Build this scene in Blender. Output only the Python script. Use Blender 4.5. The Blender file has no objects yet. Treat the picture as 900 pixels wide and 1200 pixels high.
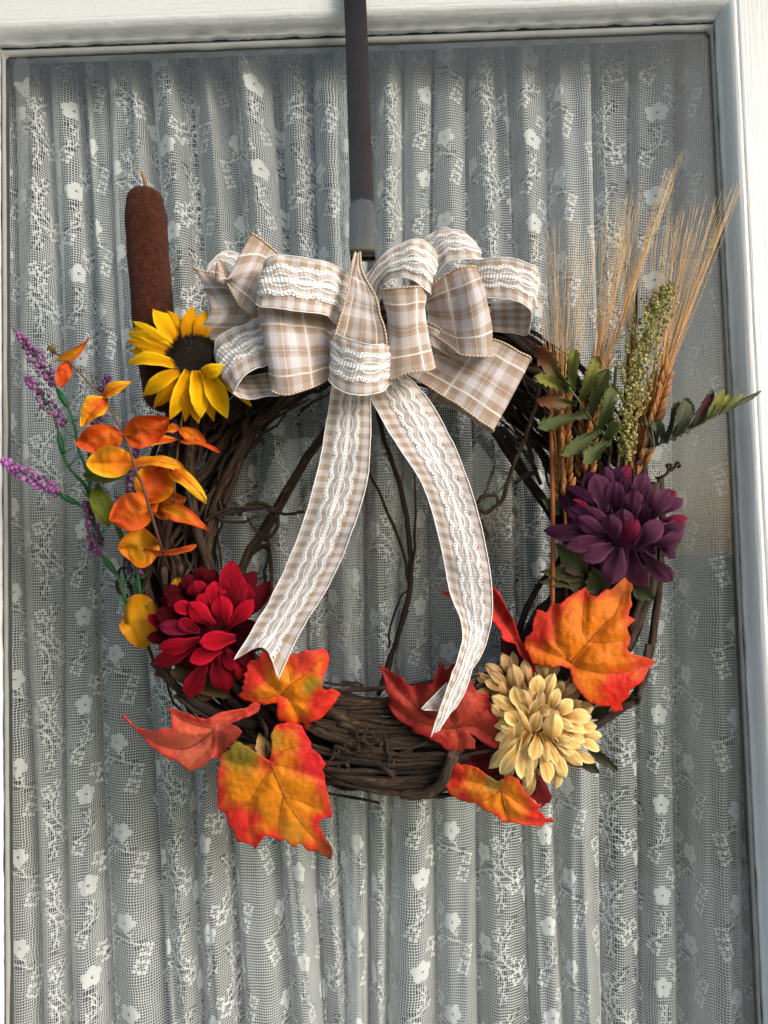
import bpy, math, random
import numpy as np
from mathutils import Vector, Matrix, noise as mnoise
from mathutils.geometry import delaunay_2d_cdt

random.seed(7)
rng = np.random.default_rng(7)
scene = bpy.context.scene
col = scene.collection
PI = math.pi

# ---------------------------------------------------------------- camera
F_PX, D_CAM = 866.0, 0.72           # focal length in photo pixels, metres from lens to the glass
pitch, yaw, roll = (math.radians(a) for a in (2.5733, 0.7937, -1.5735))
FW = Vector((-math.sin(yaw) * math.cos(pitch), math.cos(yaw) * math.cos(pitch), math.sin(pitch)))
_rt = Vector((math.cos(yaw), math.sin(yaw), 0)); _up = _rt.cross(FW)
RT = _rt * math.cos(roll) + _up * math.sin(roll)
UP = _up * math.cos(roll) - _rt * math.sin(roll)
CAM = Vector((0, -D_CAM, 0))
cd = bpy.data.cameras.new('camera'); cam = bpy.data.objects.new('camera', cd); col.objects.link(cam)
m3 = Matrix((RT, UP, -FW)).transposed()
cam.matrix_world = Matrix.Translation(CAM) @ m3.to_4x4()
cd.sensor_fit = 'VERTICAL'; cd.sensor_height = 36.0; cd.lens = 36.0 * F_PX / 1200.0
cd.clip_start = 0.01; cd.clip_end = 500
scene.camera = cam

# ---------------------------------------------------------------- sky, sun, exposure
SUN_DIR = Vector((0.86, -0.66, 0.50)).normalized()      # towards the sun: front right, fairly low
world = bpy.data.worlds.new('World'); scene.world = world; world.use_nodes = True
wn = world.node_tree.nodes; wl = world.node_tree.links
sky = wn.new('ShaderNodeTexSky'); sky.sky_type = 'NISHITA'; sky.sun_disc = False; sky.dust_density = 3.0; sky.ozone_density = .6
sky.sun_elevation = math.asin(SUN_DIR.z); sky.sun_rotation = math.atan2(SUN_DIR.x, SUN_DIR.y)
bg = wn['Background']; bg.inputs[1].default_value = 0.08
wl.new(sky.outputs[0], bg.inputs[0])
sl = bpy.data.lights.new('sun', 'SUN'); sl.energy = 1.25; sl.angle = math.radians(32); sl.color = (1, 0.99, 0.978)
so = bpy.data.objects.new('sun', sl); col.objects.link(so)
so.rotation_euler = SUN_DIR.to_track_quat('Z', 'Y').to_euler(); so.location = (3, -4, 3)
vs = scene.view_settings
vs.view_transform = 'Standard'; vs.look = 'None'; vs.exposure = 1.27; vs.gamma = 1.0
scene.render.engine = 'CYCLES'
scene.cycles.use_denoising = True
scene.cycles.max_bounces = 5; scene.cycles.diffuse_bounces = 3; scene.cycles.glossy_bounces = 3; scene.cycles.transparent_max_bounces = 12
scene.cycles.sample_clamp_indirect = 6.0
scene.cycles.caustics_reflective = False; scene.cycles.caustics_refractive = False


# ---------------------------------------------------------------- helpers: places
def ray(px, py):
    d = FW + RT * ((px - 450) / F_PX) - UP * ((py - 600) / F_PX)
    return d / d.y

def P(px, py, d):
    """the point d metres in front of the glass that stands at that place of the photograph"""
    return CAM + ray(px, py) * (D_CAM - d)

def crop(x0, y0, s):
    return lambda x, y: (x0 + x / s, y0 + y / s)

PXM = (D_CAM - 0.09) / F_PX          # metres per photo pixel near the flowers

def lin(r, g, b):
    f = lambda c: (c / 255 / 12.92) if c / 255 <= 0.04045 else ((c / 255 + 0.055) / 1.055) ** 2.4
    return (f(r), f(g), f(b))

def mixc(a, b, t):
    t = max(0.0, min(1.0, t)); return tuple(a[i] * (1 - t) + b[i] * t for i in range(3))

def sm(a, b, x):
    t = max(0.0, min(1.0, (x - a) / (b - a))); return t * t * (3 - 2 * t)


# ---------------------------------------------------------------- helpers: node materials
class S:
    """a socket with arithmetic"""
    def __init__(s, nt, k): s.nt, s.k = nt, k
    def _m(s, op, *a):
        n = s.nt.nodes.new('ShaderNodeMath'); n.operation = op
        for i, v in enumerate((s,) + a):
            if isinstance(v, S): s.nt.links.new(v.k, n.inputs[i])
            else: n.inputs[i].default_value = v
        return S(s.nt, n.outputs[0])
    def __add__(s, o): return s._m('ADD', o)
    def __sub__(s, o): return s._m('SUBTRACT', o)
    def __mul__(s, o): return s._m('MULTIPLY', o)
    def __truediv__(s, o): return s._m('DIVIDE', o)
    def abs(s): return s._m('ABSOLUTE')
    def fract(s): return s._m('FRACT')
    def sin(s): return s._m('SINE')
    def sqrt(s): return s._m('SQRT')
    def pow(s, e): return s._m('POWER', e)
    def max(s, o): return s._m('MAXIMUM', o)
    def min(s, o): return s._m('MINIMUM', o)
    def lt(s, o): return s._m('LESS_THAN', o)
    def gt(s, o): return s._m('GREATER_THAN', o)
    def inv(s): return S._m(s * -1.0, 'ADD', 1.0)
    def smooth(s, a, b, lo=0.0, hi=1.0):
        n = s.nt.nodes.new('ShaderNodeMapRange'); n.interpolation_type = 'SMOOTHSTEP'
        s.nt.links.new(s.k, n.inputs[0])
        for i, v in enumerate((a, b, lo, hi)): n.inputs[i + 1].default_value = v
        return S(s.nt, n.outputs[0])

class Mat:
    def __init__(s, name):
        s.m = bpy.data.materials.new(name); s.m.use_nodes = True
        s.nt = s.m.node_tree; s.b = s.nt.nodes['Principled BSDF']; s.out = s.nt.nodes['Material Output']
    def n(s, t, **k):
        n = s.nt.nodes.new(t)
        for a, v in k.items(): setattr(n, a, v)
        return n
    def link(s, a, b): s.nt.links.new(a.k if isinstance(a, S) else a, b)
    def set(s, **k):
        names = dict(color='Base Color', rough='Roughness', metal='Metallic', spec='Specular IOR Level', sheen='Sheen Weight',
                     sheen_rough='Sheen Roughness', coat='Coat Weight', coat_rough='Coat Roughness', trans='Transmission Weight', alpha='Alpha', normal='Normal')
        for a, v in k.items():
            i = s.b.inputs[names[a]]
            if isinstance(v, S): s.link(v, i)
            elif isinstance(v, bpy.types.NodeSocket): s.link(v, i)
            else: i.default_value = (*v, 1) if isinstance(v, tuple) else v
    def attr(s, name):
        n = s.n('ShaderNodeAttribute', attribute_name=name); return n
    def xyz(s, vec):
        n = s.n('ShaderNodeSeparateXYZ'); s.link(vec, n.inputs[0]); return [S(s.nt, o) for o in n.outputs]
    def obj(s): return s.n('ShaderNodeTexCoord').outputs['Object']
    def geo(s): return s.n('ShaderNodeNewGeometry').outputs['Position']
    def map(s, vec, scale=(1, 1, 1)):
        n = s.n('ShaderNodeMapping'); s.link(vec, n.inputs[0]); n.inputs[3].default_value = scale; return n.outputs[0]
    def noise(s, vec, scale, detail=3, rough=0.55):
        n = s.n('ShaderNodeTexNoise'); s.link(vec, n.inputs['Vector'])
        n.inputs['Scale'].default_value = scale; n.inputs['Detail'].default_value = detail; n.inputs['Roughness'].default_value = rough
        return S(s.nt, n.outputs[0])
    def ramp(s, f, stops, interp='LINEAR'):
        n = s.n('ShaderNodeValToRGB'); s.link(f, n.inputs[0]); e = n.color_ramp; e.interpolation = interp
        while len(e.elements) < len(stops): e.elements.new(0.5)
        for q, (p, c) in zip(e.elements, stops): q.position = p; q.color = (*c, 1)
        return n.outputs[0]
    def mix(s, f, a, b, blend='MIX'):
        n = s.n('ShaderNodeMix', data_type='RGBA', blend_type=blend)
        for i, v in ((0, f), (6, a), (7, b)):
            if isinstance(v, S): s.link(v, n.inputs[i])
            elif isinstance(v, bpy.types.NodeSocket): s.link(v, n.inputs[i])
            else: n.inputs[i].default_value = (*v, 1) if isinstance(v, tuple) else v
        return n.outputs[2]
    def bump(s, h, strength=0.3, dist=0.001):
        n = s.n('ShaderNodeBump'); s.link(h, n.inputs['Height'])
        n.inputs['Strength'].default_value = strength; n.inputs['Distance'].default_value = dist
        s.set(normal=n.outputs[0]); return n

M = {}

def mat_paint():
    a = Mat('white_paint'); p = a.geo()
    g = a.noise(a.map(p, (1, 1, 1)), 3.0, 4)
    dirt = a.noise(p, 75, 6, .75).smooth(.645, .74)
    wear = a.noise(a.map(p, (12, 12, 60)), 4, 4, .7)
    c = a.mix(g, (.68, .705, .725), (.74, .76, .775))
    c = a.mix(wear.smooth(.60, .74, 0, .35), c, (.56, .60, .64))
    c = a.mix(dirt * .55, c, (.25, .24, .21))
    a.set(color=c, rough=.42, spec=.4)
    return a
a = mat_paint()
h = a.noise(a.map(a.geo(), (14, 14, 420)), 1, 5, .6) * .6 + a.noise(a.geo(), 160, 4) * .5
a.bump(h, .6, .0022); M['paint_h'] = a.m
a = mat_paint()
h = a.noise(a.map(a.geo(), (420, 60, 12)), 1, 5, .6) * 1.0 + a.noise(a.geo(), 160, 4) * .3
a.bump(h, .45, .0018); M['paint_v'] = a.m

a = Mat('putty_strip'); a.set(color=a.mix(a.noise(a.geo(), 60, 5), (.20, .21, .205), (.34, .35, .34)), rough=.6)
a.bump(a.noise(a.geo(), 220, 4), .4, .001); M['putty'] = a.m
a = Mat('dark_gap'); a.set(color=(.035, .032, .028), rough=.9); M['gap'] = a.m

a = Mat('window_glass')                       # thin pane: clear, with the real Fresnel reflection
lw = a.n('ShaderNodeLayerWeight'); lw.inputs[0].default_value = .5
fz = S(a.nt, lw.outputs['Facing']).pow(5.0) * .95 + .036
tr = a.n('ShaderNodeBsdfTransparent'); tr.inputs[0].default_value = (.95, .965, .96, 1)
gl = a.n('ShaderNodeBsdfGlossy'); gl.inputs['Roughness'].default_value = .035
bmp = a.n('ShaderNodeBump'); bmp.inputs['Strength'].default_value = .25; bmp.inputs['Distance'].default_value = .002
a.link(a.noise(a.geo(), 9, 2), bmp.inputs['Height']); a.link(bmp.outputs[0], gl.inputs['Normal'])
mx = a.n('ShaderNodeMixShader'); a.link(fz, mx.inputs[0]); a.link(tr.outputs[0], mx.inputs[1]); a.link(gl.outputs[0], mx.inputs[2])
dd_ = a.n('ShaderNodeBsdfDiffuse'); dd_.inputs[0].default_value = (.62, .66, .66, 1)
mx2 = a.n('ShaderNodeMixShader'); a.link(a.noise(a.map(a.geo(), (3, 3, 2)), 2.0, 5, .65).smooth(.25, .8, .012, .05), mx2.inputs[0])
a.link(mx.outputs[0], mx2.inputs[1]); a.link(dd_.outputs[0], mx2.inputs[2]); a.link(mx2.outputs[0], a.out.inputs[0]); M['glass'] = a.m

a = Mat('etched_mark'); a.set(color=(.50, .54, .52), rough=.7, alpha=.32); M['sticker'] = a.m
a = Mat('etched_oval'); a.set(color=(.55, .6, .58), rough=.6, alpha=.07); M['sticker_oval'] = a.m

def thread_mat(name, c0, c1, tr):
    a = Mat(name); cc = a.mix(a.noise(a.geo(), 9, 3), c0, c1)
    df = a.n('ShaderNodeBsdfDiffuse'); tl = a.n('ShaderNodeBsdfTranslucent')
    a.link(cc, df.inputs[0]); a.link(cc, tl.inputs[0])
    m1 = a.n('ShaderNodeMixShader'); m1.inputs[0].default_value = tr; a.link(df.outputs[0], m1.inputs[1]); a.link(tl.outputs[0], m1.inputs[2])
    a.link(m1.outputs[0], a.out.inputs[0]); return a.m
M['lace'] = thread_mat('lace_net_thread', (.75, .765, .775), (.83, .84, .85), .36)
M['lace_motif'] = thread_mat('lace_motif_cloth', (.86, .87, .875), (.90, .905, .91), .3)

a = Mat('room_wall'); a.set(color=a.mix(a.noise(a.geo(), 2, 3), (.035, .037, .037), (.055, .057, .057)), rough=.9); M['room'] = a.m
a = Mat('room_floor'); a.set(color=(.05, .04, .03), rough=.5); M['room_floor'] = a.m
a = Mat('lawn'); a.set(color=a.mix(a.noise(a.geo(), 3, 5), (.05, .085, .025), (.10, .14, .05)), rough=.95); M['lawn'] = a.m
a = Mat('porch_concrete'); a.set(color=a.mix(a.noise(a.geo(), 6, 5), (.44, .44, .44), (.54, .54, .54)), rough=.85); M['porch'] = a.m

def mat_metal(name, c0, c1, rough):
    a = Mat(name); p = a.geo()
    n = a.noise(a.map(p, (900, 900, 20)), 1, 4); b = a.noise(p, 22, 4)
    a.set(color=a.mix(b, c0, c1), metal=1.0, rough=(n * .18 + rough).min(1.0)); a.bump(n, .06, .0005); return a.m
M['strap'] = mat_metal('brushed_dark_nickel', (.055, .046, .038), (.10, .086, .072), .17)
M['hook'] = mat_metal('polished_nickel', (.13, .12, .105), (.22, .205, .18), .16)

WHITE_R, TAN_R = (.72, .69, .71), (.42, .30, .20)
def weave(a, u, v, amp=.10, f=95):
    return ((u * (f * 2 * PI)).sin() * (v * (f * 2 * PI)).sin()) * amp
def cloth_finish(a, c, u, v, rough=.8):
    n = a.noise(a.attr('uvw').outputs['Vector'], 26, 4)
    c = a.mix(n * .22, c, (.36, .28, .24), 'MIX')
    a.set(color=c, rough=rough, sheen=.12, sheen_rough=.5, spec=.25)
    h = (u * (60 * 2 * PI)).sin() + (v * (60 * 2 * PI)).sin() + n * 2.0
    a.bump(h, .25, .0004)
    # cloth lets some light through
    tl = a.n('ShaderNodeBsdfTranslucent'); a.link(c, tl.inputs[0])
    mx = a.n('ShaderNodeMixShader'); mx.inputs[0].default_value = .18
    a.link(a.b.outputs[0], mx.inputs[1]); a.link(tl.outputs[0], mx.inputs[2]); a.link(mx.outputs[0], a.out.inputs[0])
a = Mat('gingham_ribbon'); u, v, _ = a.xyz(a.attr('uvw').outputs['Vector'])
def stripes(s, n): return (s * n).fract().smooth(.47, .53) - (s * n).fract().smooth(.96, 1.0) * 1.0
gu, gv = stripes(u + .025, 4.6), stripes(v, 4.6)
t = (gu + gv) * .5 + weave(a, u, v)
cloth_finish(a, a.mix(t.max(0).min(1), WHITE_R, TAN_R), u, v); M['gingham'] = a.m

a = Mat('plaid_ribbon'); u, v, _ = a.xyz(a.attr('uvw').outputs['Vector'])
g = lambda x: (x, x, x)
prof = [(0, .95), (.10, .55), (.19, .9), (.27, .72), (.31, .08), (.44, .62), (.475, .95), (.505, .35), (.525, .95), (.56, .7), (.60, .08), (.71, .75), (.80, .9), (.90, .6)]
ru = a.ramp(u, [(p, g(x)) for p, x in prof], 'CONSTANT'); rv = a.ramp((v * .92 + .13).fract(), [(p, g(x)) for p, x in prof], 'CONSTANT')
t = (S(a.nt, ru) + S(a.nt, rv)) * .62 - .10 + weave(a, u, v, .12)
c = a.mix(t.max(0).min(1), (.71, .675, .71), (.365, .255, .17))
tw = (u + v).fract()
l1 = ((u - .5).abs() - .315).abs().lt(.014); l2 = ((v * .92 + .13).fract() - .145).abs().lt(.013)
rope = ((u * .6 + v) * 170.0).sin().smooth(-.9, .1, .55, 1.0); rope2 = ((u + v * .6) * 170.0).sin().smooth(-.9, .1, .55, 1.0)
ln = (l1 * rope).max(l2 * rope2)
c = a.mix(ln, c, (.82, .81, .79))
cloth_finish(a, c, u, v); M['plaid'] = a.m

a = Mat('lace_trim'); u, v, _ = a.xyz(a.attr('uvw').outputs['Vector'])
au = u.abs(); sc = (v * (PI / .82)).sin().abs()
e = sc * .22 + .58
border = (au - e).abs().lt(.055)
dv = ((v / .165).fract() - .5) * (.165 * 2.0); du = au - e - .12
pic = ((du * du + dv * dv).sqrt() - .105).abs().lt(.042)
braid = au.lt(.14); dots = ((v * 46.0 + u * 9.0).sin() * (u * 30.0).sin()).gt(.55)
oval = (au - (sc * .26 + .12)).abs().lt(.028)
sheer = au.lt(e) ._m('MULTIPLY', ((v * 120.0).sin() * (u * 70.0).sin()).smooth(-.2, .7, .12, .5))
al = border.max(pic).max(braid * dots.inv()).max(oval).max(sheer)
a.set(color=(.88, .875, .87), rough=.9, spec=.1, alpha=al); a.bump((v * 46.0 + u * 9.0).sin(), .4, .0006); M['trim'] = a.m

a = Mat('edge_cord'); u, v, w = a.xyz(a.attr('uvw').outputs['Vector'])
s_ = ((w * 2100.0) + u * 1.2).sin().smooth(-.3, .3)
a.set(color=a.mix(s_, (.36, .23, .12), (.60, .50, .40)), rough=.7); a.bump(s_, .5, .0006); M['cord'] = a.m
a = Mat('white_thread'); a.set(color=(.78, .76, .74), rough=.8); M['thread'] = a.m

def bark(name, c0, c1, c2):
    a = Mat(name); vec = a.attr('uvw').outputs['Vector']
    st = a.noise(a.map(vec, (3.5, 3.5, 55)), 1.0, 6, .72); bl = a.noise(a.map(vec, (1, 1, 60)), 1.3, 3)
    c = a.mix(st.smooth(.40, .62), c0, c1); c = a.mix(bl.smooth(.56, .8, 0, .8), c, c2)
    a.set(color=c, rough=.78, spec=.25); a.bump(st + bl * .6, 1.0, .0026); return a.m
M['bark'] = bark('grapevine_bark', (.007, .0045, .003), (.078, .045, .028), (.18, .125, .085))
M['bark2'] = bark('dark_vine_bark', (.006, .004, .003), (.034, .021, .015), (.085, .06, .042))
M['bark3'] = bark('pale_vine_bark', (.018, .012, .008), (.088, .056, .037), (.21, .155, .11))

def dyed(name, rough=.62, bumpS=.35, grain=(34, 5, 1), transl=.16, speck=.25, sheen=.0, spec=.3, streak=.3):
    a = Mat(name); c = a.attr('col').outputs['Color']; vec = a.attr('uvw').outputs['Vector']
    n = a.noise(a.geo(), 420, 4); n2 = a.noise(a.map(vec, grain), 1.0, 5, .6)
    c = a.mix(n * speck, c, a.mix(.5, c, (0, 0, 0)))
    c = a.mix(n2.smooth(.45, .8, 0, streak), c, a.mix(.5, c, (1, .9, .8), 'MULTIPLY'))
    a.set(color=c, rough=rough, spec=spec, sheen=sheen)
    a.bump(n * .8 + n2 * 1.3, bumpS, .0010)
    tl = a.n('ShaderNodeBsdfTranslucent'); a.link(c, tl.inputs[0])
    mx = a.n('ShaderNodeMixShader'); mx.inputs[0].default_value = transl
    a.link(a.b.outputs[0], mx.inputs[1]); a.link(tl.outputs[0], mx.inputs[2]); a.link(mx.outputs[0], a.out.inputs[0])
    return a.m
M['petal'] = dyed('dyed_petal_cloth', .85, .6, spec=.10)
M['leaf'] = dyed('dyed_leaf_cloth', .56, .55, (9, 9, 1), transl=.24, spec=.22, streak=.1)
M['plain'] = dyed('dyed_stem', .55, .3, transl=0.0)
M['bud'] = dyed('purple_bud', .38, .15, transl=0.0, speck=.1)
M['seed'] = dyed('olive_seed', .5, .2, transl=0.0)
M['straw'] = dyed('wheat_straw', .55, .3, transl=.1)

a = Mat('cattail_fuzz'); p = a.geo()
n = a.noise(p, 260, 5, .75); n2 = a.noise(p, 28, 4); n3 = a.noise(p, 900, 2)
c = a.mix(n.smooth(.3, .75), (.024, .006, .003), (.105, .028, .012)); c = a.mix(n2.smooth(.68, .76, 0, .5), c, (.24, .11, .06)); c = a.mix(n3.smooth(.7, .8, 0, .4), c, (.2, .08, .045))
a.set(color=c, rough=.95, spec=.08, sheen=.06); a.bump(n + n3, 1.0, .0022); M['cattail'] = a.m
a = Mat('floret_brown'); a.set(color=a.mix(a.noise(a.geo(), 300, 3), (.005, .003, .002), (.030, .015, .008)), rough=.9); M['floret'] = a.m


# ---------------------------------------------------------------- helpers: objects
def empty(name, loc, label, cat, group=None):
    o = bpy.data.objects.new(name, None); col.objects.link(o); o.empty_display_size = .01
    o.location = loc; o['label'] = label; o['category'] = cat
    if group: o['group'] = group
    return o

def root_off(parent):
    off = Vector((0, 0, 0))
    while parent is not None: off += parent.location; parent = parent.parent
    return off

def mesh_obj(name, verts, faces, mat, parent=None, cols=None, uvw=None, smooth=True, label=None):
    """one mesh object; verts in world coordinates, moved into the parent's frame"""
    off = root_off(parent)
    me = bpy.data.meshes.new(name)
    V = np.array([tuple(p) for p in verts], dtype=np.float64) - np.array(off)
    loc = Vector((0, 0, 0))
    me.from_pydata(V.tolist(), [], faces); me.update()
    if smooth: me.polygons.foreach_set('use_smooth', [True] * len(me.polygons))
    if cols is not None:
        at = me.attributes.new('col', 'FLOAT_COLOR', 'POINT')
        at.data.foreach_set('color', np.array([(*c, 1.0) for c in cols], dtype=np.float32).ravel())
    if uvw is not None:
        at = me.attributes.new('uvw', 'FLOAT_VECTOR', 'POINT')
        at.data.foreach_set('vector', np.array([tuple(c) for c in uvw], dtype=np.float32).ravel())
    me.materials.append(mat)
    o = bpy.data.objects.new(name, me); col.objects.link(o); o.parent = parent
    if label: o['label'] = label
    return o

def struct(o): o['kind'] = 'structure'; return o

def box_data(x0, x1, y0, y1, z0, z1):
    v = [(x, y, z) for x in (x0, x1) for y in (y0, y1) for z in (z0, z1)]
    f = [(0, 1, 3, 2), (4, 6, 7, 5), (0, 4, 5, 1), (2, 3, 7, 6), (0, 2, 6, 4), (1, 5, 7, 3)]
    return v, f

def box(name, b, mat, parent=None, bevel=0):
    v, f = box_data(*b); o = mesh_obj(name, v, f, mat, parent, smooth=False)
    if bevel:
        md = o.modifiers.new('b', 'BEVEL'); md.width = bevel; md.segments = 3
    return o

def catmull(pts, n):
    """n points per span through pts"""
    p = [Vector(q) for q in pts]
    if len(p) == 2: return [p[0].lerp(p[1], i / n) for i in range(n + 1)]
    p = [p[0] * 2 - p[1]] + p + [p[-1] * 2 - p[-2]]; out = []
    for i in range(1, len(p) - 2):
        a, b, c, d = p[i - 1:i + 3]
        for k in range(n):
            t = k / n
            out.append(.5 * ((2 * b) + (c - a) * t + (2 * a - 5 * b + 4 * c - d) * t * t + (3 * b - a - 3 * c + d) * t ** 3))
    out.append(p[-2].copy()); return out

def tube_data(pts, rad, sides=6, c0=None, c1=None, base=0, cap=True):
    n = len(pts); V, Fc, U, C = [], [], [], []
    t = (pts[1] - pts[0]).normalized(); nrm = t.orthogonal().normalized(); L = 0
    for i, p in enumerate(pts):
        tn = ((pts[min(i + 1, n - 1)] - pts[max(i - 1, 0)])).normalized()
        ax = t.cross(tn)
        if ax.length > 1e-7: nrm = Matrix.Rotation(t.angle(tn), 3, ax.normalized()) @ nrm
        t = tn; bi = t.cross(nrm)
        if i: L += (p - pts[i - 1]).length
        r = rad(i / (n - 1)) if callable(rad) else rad
        for k in range(sides):
            a = 2 * PI * k / sides
            V.append(p + (nrm * math.cos(a) + bi * math.sin(a)) * r); U.append((math.cos(a), math.sin(a), L))
            if c0: C.append(mixc(c0, c1 or c0, i / (n - 1)))
    for i in range(n - 1):
        for k in range(sides):
            k2 = (k + 1) % sides
            Fc.append((base + i * sides + k, base + i * sides + k2, base + (i + 1) * sides + k2, base + (i + 1) * sides + k))
    if cap:
        Fc.append(tuple(base + k for k in range(sides))[::-1]); Fc.append(tuple(base + (n - 1) * sides + k for k in range(sides)))
    return V, Fc, U, C

def tube(name, pts, rad, mat, parent, sides=6, c0=None, c1=None):
    V, Fc, U, C = tube_data(pts, rad, sides, c0, c1)
    return mesh_obj(name, V, Fc, mat, parent, C or None, U)

def path(cr, pts, n=6):
    """catmull path through (x, y, depth) places"""
    return catmull([P(*cr(x, y), d) for x, y, d in pts], n)

PROF = dict(
    mum=[(0, .34), (.2, .56), (.48, .94), (.64, 1), (.80, .84), (.92, .48), (1, .07)],
    sun=[(0, .35), (.2, .72), (.45, 1), (.65, .90), (.84, .52), (.95, .2), (1, .03)],
    oval=[(0, .10), (.1, .52), (.3, .9), (.5, 1), (.7, .93), (.88, .64), (.97, .3), (1, .05)],
    leaf=[(0, .05), (.12, .5), (.35, 1), (.6, .88), (.82, .48), (.94, .18), (1, .02)],
    lobe=[(0, .50), (.2, .52), (.5, .80), (.72, 1), (.88, .80), (.96, .45), (1, .1)],
)
def prof(name, t):
    if name == 'oval': return max(.05, math.sin(PI * min(1, max(0, t)) ** .92) ** .62)
    q = PROF[name]
    for (a, x), (b, y) in zip(q, q[1:]):
        if t <= b: return x + (y - x) * sm(0, 1, (t - a) / (b - a)) if name != 'x' else 0
    return q[-1][1]

def blade(name, parent, b, t, w, mat, shape='mum', bend=.08, cup=.15, roll=0.0, curl=0.0, nu=6, nt=10, c0=(1, 1, 1), c1=None, ce=None,
          saw=0, sawn=9, wave=0.0, fold=0.0, rib=0.0, crin=0.0, mid=None, label=None, seed=0):
    """a petal or leaf from b to t (world points), half width w metres"""
    b, t = Vector(b), Vector(t); a = t - b; L = a.length; ax = a.normalized()
    vw = (CAM - (b + t) * .5).normalized(); s = ax.cross(vw)
    s = s.normalized() if s.length > 1e-5 else Vector((1, 0, 0)); n = s.cross(ax).normalized()
    R = Matrix.Rotation(roll, 3, ax); s = R @ s; n = R @ n
    c1 = c1 or c0; V, Fc, C, U = [], [], [], []
    r = random.Random(seed + int(abs(b.x * 1e5)) + int(abs(t.z * 1e5))); ph = r.random() * 6
    for i in range(nt + 1):
        q = i / nt; wd = w * prof(shape, q)
        ctr = b + a * q + n * (bend * L * math.sin(PI * q)) + n * (curl * L * q ** 3)
        for j in range(nu + 1):
            x = 2 * j / nu - 1; ww = wd
            if saw and abs(x) > .99: ww = wd * (1 - saw * ((q * sawn) % 1.0))
            z = cup * w * x * x + rib * w * math.cos(x * PI * 3) + fold * w * abs(x) + wave * w * math.sin(q * 7 + ph + x * 1.5) * abs(x)
            if crin: z += crin * w * (mnoise.noise(Vector((x * 1.8 + ph, q * 5, ph))) + .5 * mnoise.noise(Vector((x * 4, q * 11 + ph, 3))))
            V.append(ctr + s * (ww * x) + n * z)
            cc = mixc(c0, c1, sm(.0, 1, q))
            if ce: cc = mixc(cc, ce, sm(.45, 1.05, max(abs(x), (q - .55) * 2.2 if q > .55 else 0)))
            if mid: cc = mixc(mid, cc, sm(0, .22, abs(x)) if abs(x) < .3 else 1)
            C.append(cc); U.append((x * .5, q, r.random() * 0 + ph))
    for i in range(nt):
        for j in range(nu):
            k = i * (nu + 1) + j; Fc.append((k, k + 1, k + nu + 2, k + nu + 1))
    return mesh_obj(name, V, Fc, mat, parent, C, U, label=label)


# ================================================================ the setting
def plane(name, x0, x1, y0, y1, z, mat):
    return struct(mesh_obj(name, [(x0, y0, z), (x1, y0, z), (x1, y1, z), (x0, y1, z)], [(0, 1, 2, 3)], mat, smooth=False))
FLOOR_Z = -1.36
plane('ground', -60, 60, -60, 60, FLOOR_Z - .15, M['lawn'])
o = struct(box('porch_floor', (-3.2, 3.2, -2.4, -.05, FLOOR_Z - .14, FLOOR_Z), M['porch']))

struct(box('porch_roof', (-3.2, 3.2, -.62, .12, 1.10, 1.18), M['paint_h']))  # unseen roof slab, added to block high sky and shade the top

# dim interior behind the curtain
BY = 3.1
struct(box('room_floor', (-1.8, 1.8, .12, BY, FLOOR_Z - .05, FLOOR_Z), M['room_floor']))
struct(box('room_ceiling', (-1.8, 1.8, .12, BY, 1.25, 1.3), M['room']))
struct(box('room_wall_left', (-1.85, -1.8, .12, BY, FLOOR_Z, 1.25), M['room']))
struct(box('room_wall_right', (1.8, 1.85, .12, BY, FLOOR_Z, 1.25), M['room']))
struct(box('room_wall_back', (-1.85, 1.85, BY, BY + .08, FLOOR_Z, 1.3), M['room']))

# the door: two stiles, rails, moulded beads, putty, glass
EX0, EX1, EZ1, EZ0 = -.3828, .3302, .5103, -.75      # glazed opening
door = empty('glazed_door', (0, 0, FLOOR_Z), 'white painted wooden door with a large glass pane and moulded frame', 'door')
FD = .022
def moulding(name, side):
    prof_ = [(.0012, .001), (.0006, .0055), (.0014, .0072), (.0030, .0078), (.0040, .0110), (.0060, .0158), (.0090, .0195), (.0125, .0218), (.0150, .0215), (.0154, .015)]
    nseg = 160; V, Fc = [], []
    for i in range(nseg + 1):
        q = i / nseg
        for k, (o_, d) in enumerate(prof_):
            if k < 4:
                nz = mnoise.noise(Vector((q * 40, k * .3, len(side)))) + .6 * mnoise.noise(Vector((q * 130, 3, k)))
                o2 = o_ + max(-.0006, nz * (.0026 if side == 'top' else .0012))
            else: o2 = o_ + mnoise.noise(Vector((q * 15, k, 9))) * .0004
            d2 = d + mnoise.noise(Vector((q * 25, k * .5, 4))) * .0006
            if side == 'top': V.append((EX0 - o2 + q * (EX1 - EX0 + 2 * o2), -d2, EZ1 + o2))
            elif side == 'right': V.append((EX1 + o2, -d2, EZ0 - o2 + q * (EZ1 - EZ0 + 2 * o2)))
            else: V.append((EX0 - o2, -d2, EZ0 - o2 + q * (EZ1 - EZ0 + 2 * o2)))
    m_ = len(prof_)
    for i in range(nseg):
        for k in range(m_ - 1):
            f = (i * m_ + k, i * m_ + k + 1, (i + 1) * m_ + k + 1, (i + 1) * m_ + k)
            Fc.append(f if side != 'right' else f[::-1])
    return mesh_obj(name, V, Fc, M['paint_h'] if side == 'top' else M['paint_v'], door)
for s_ in ('top', 'right', 'left'): moulding('glazing_bead', s_)
B = .0147
box('top_rail', (EX0 - B, EX1 + B, -FD + .001, .045, EZ1 + B, EZ1 + .2), M['paint_h'], door, .0025)
box('stile', (EX1 + B + .0008, EX1 + .40, -FD, .045, EZ0 - .2, EZ1 + .2), M['paint_v'], door, .0025)
box('stile', (EX0 - .40, EX0 - B - .0008, -FD, .045, EZ0 - .2, EZ1 + .2), M['paint_v'], door, .0025)
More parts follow.
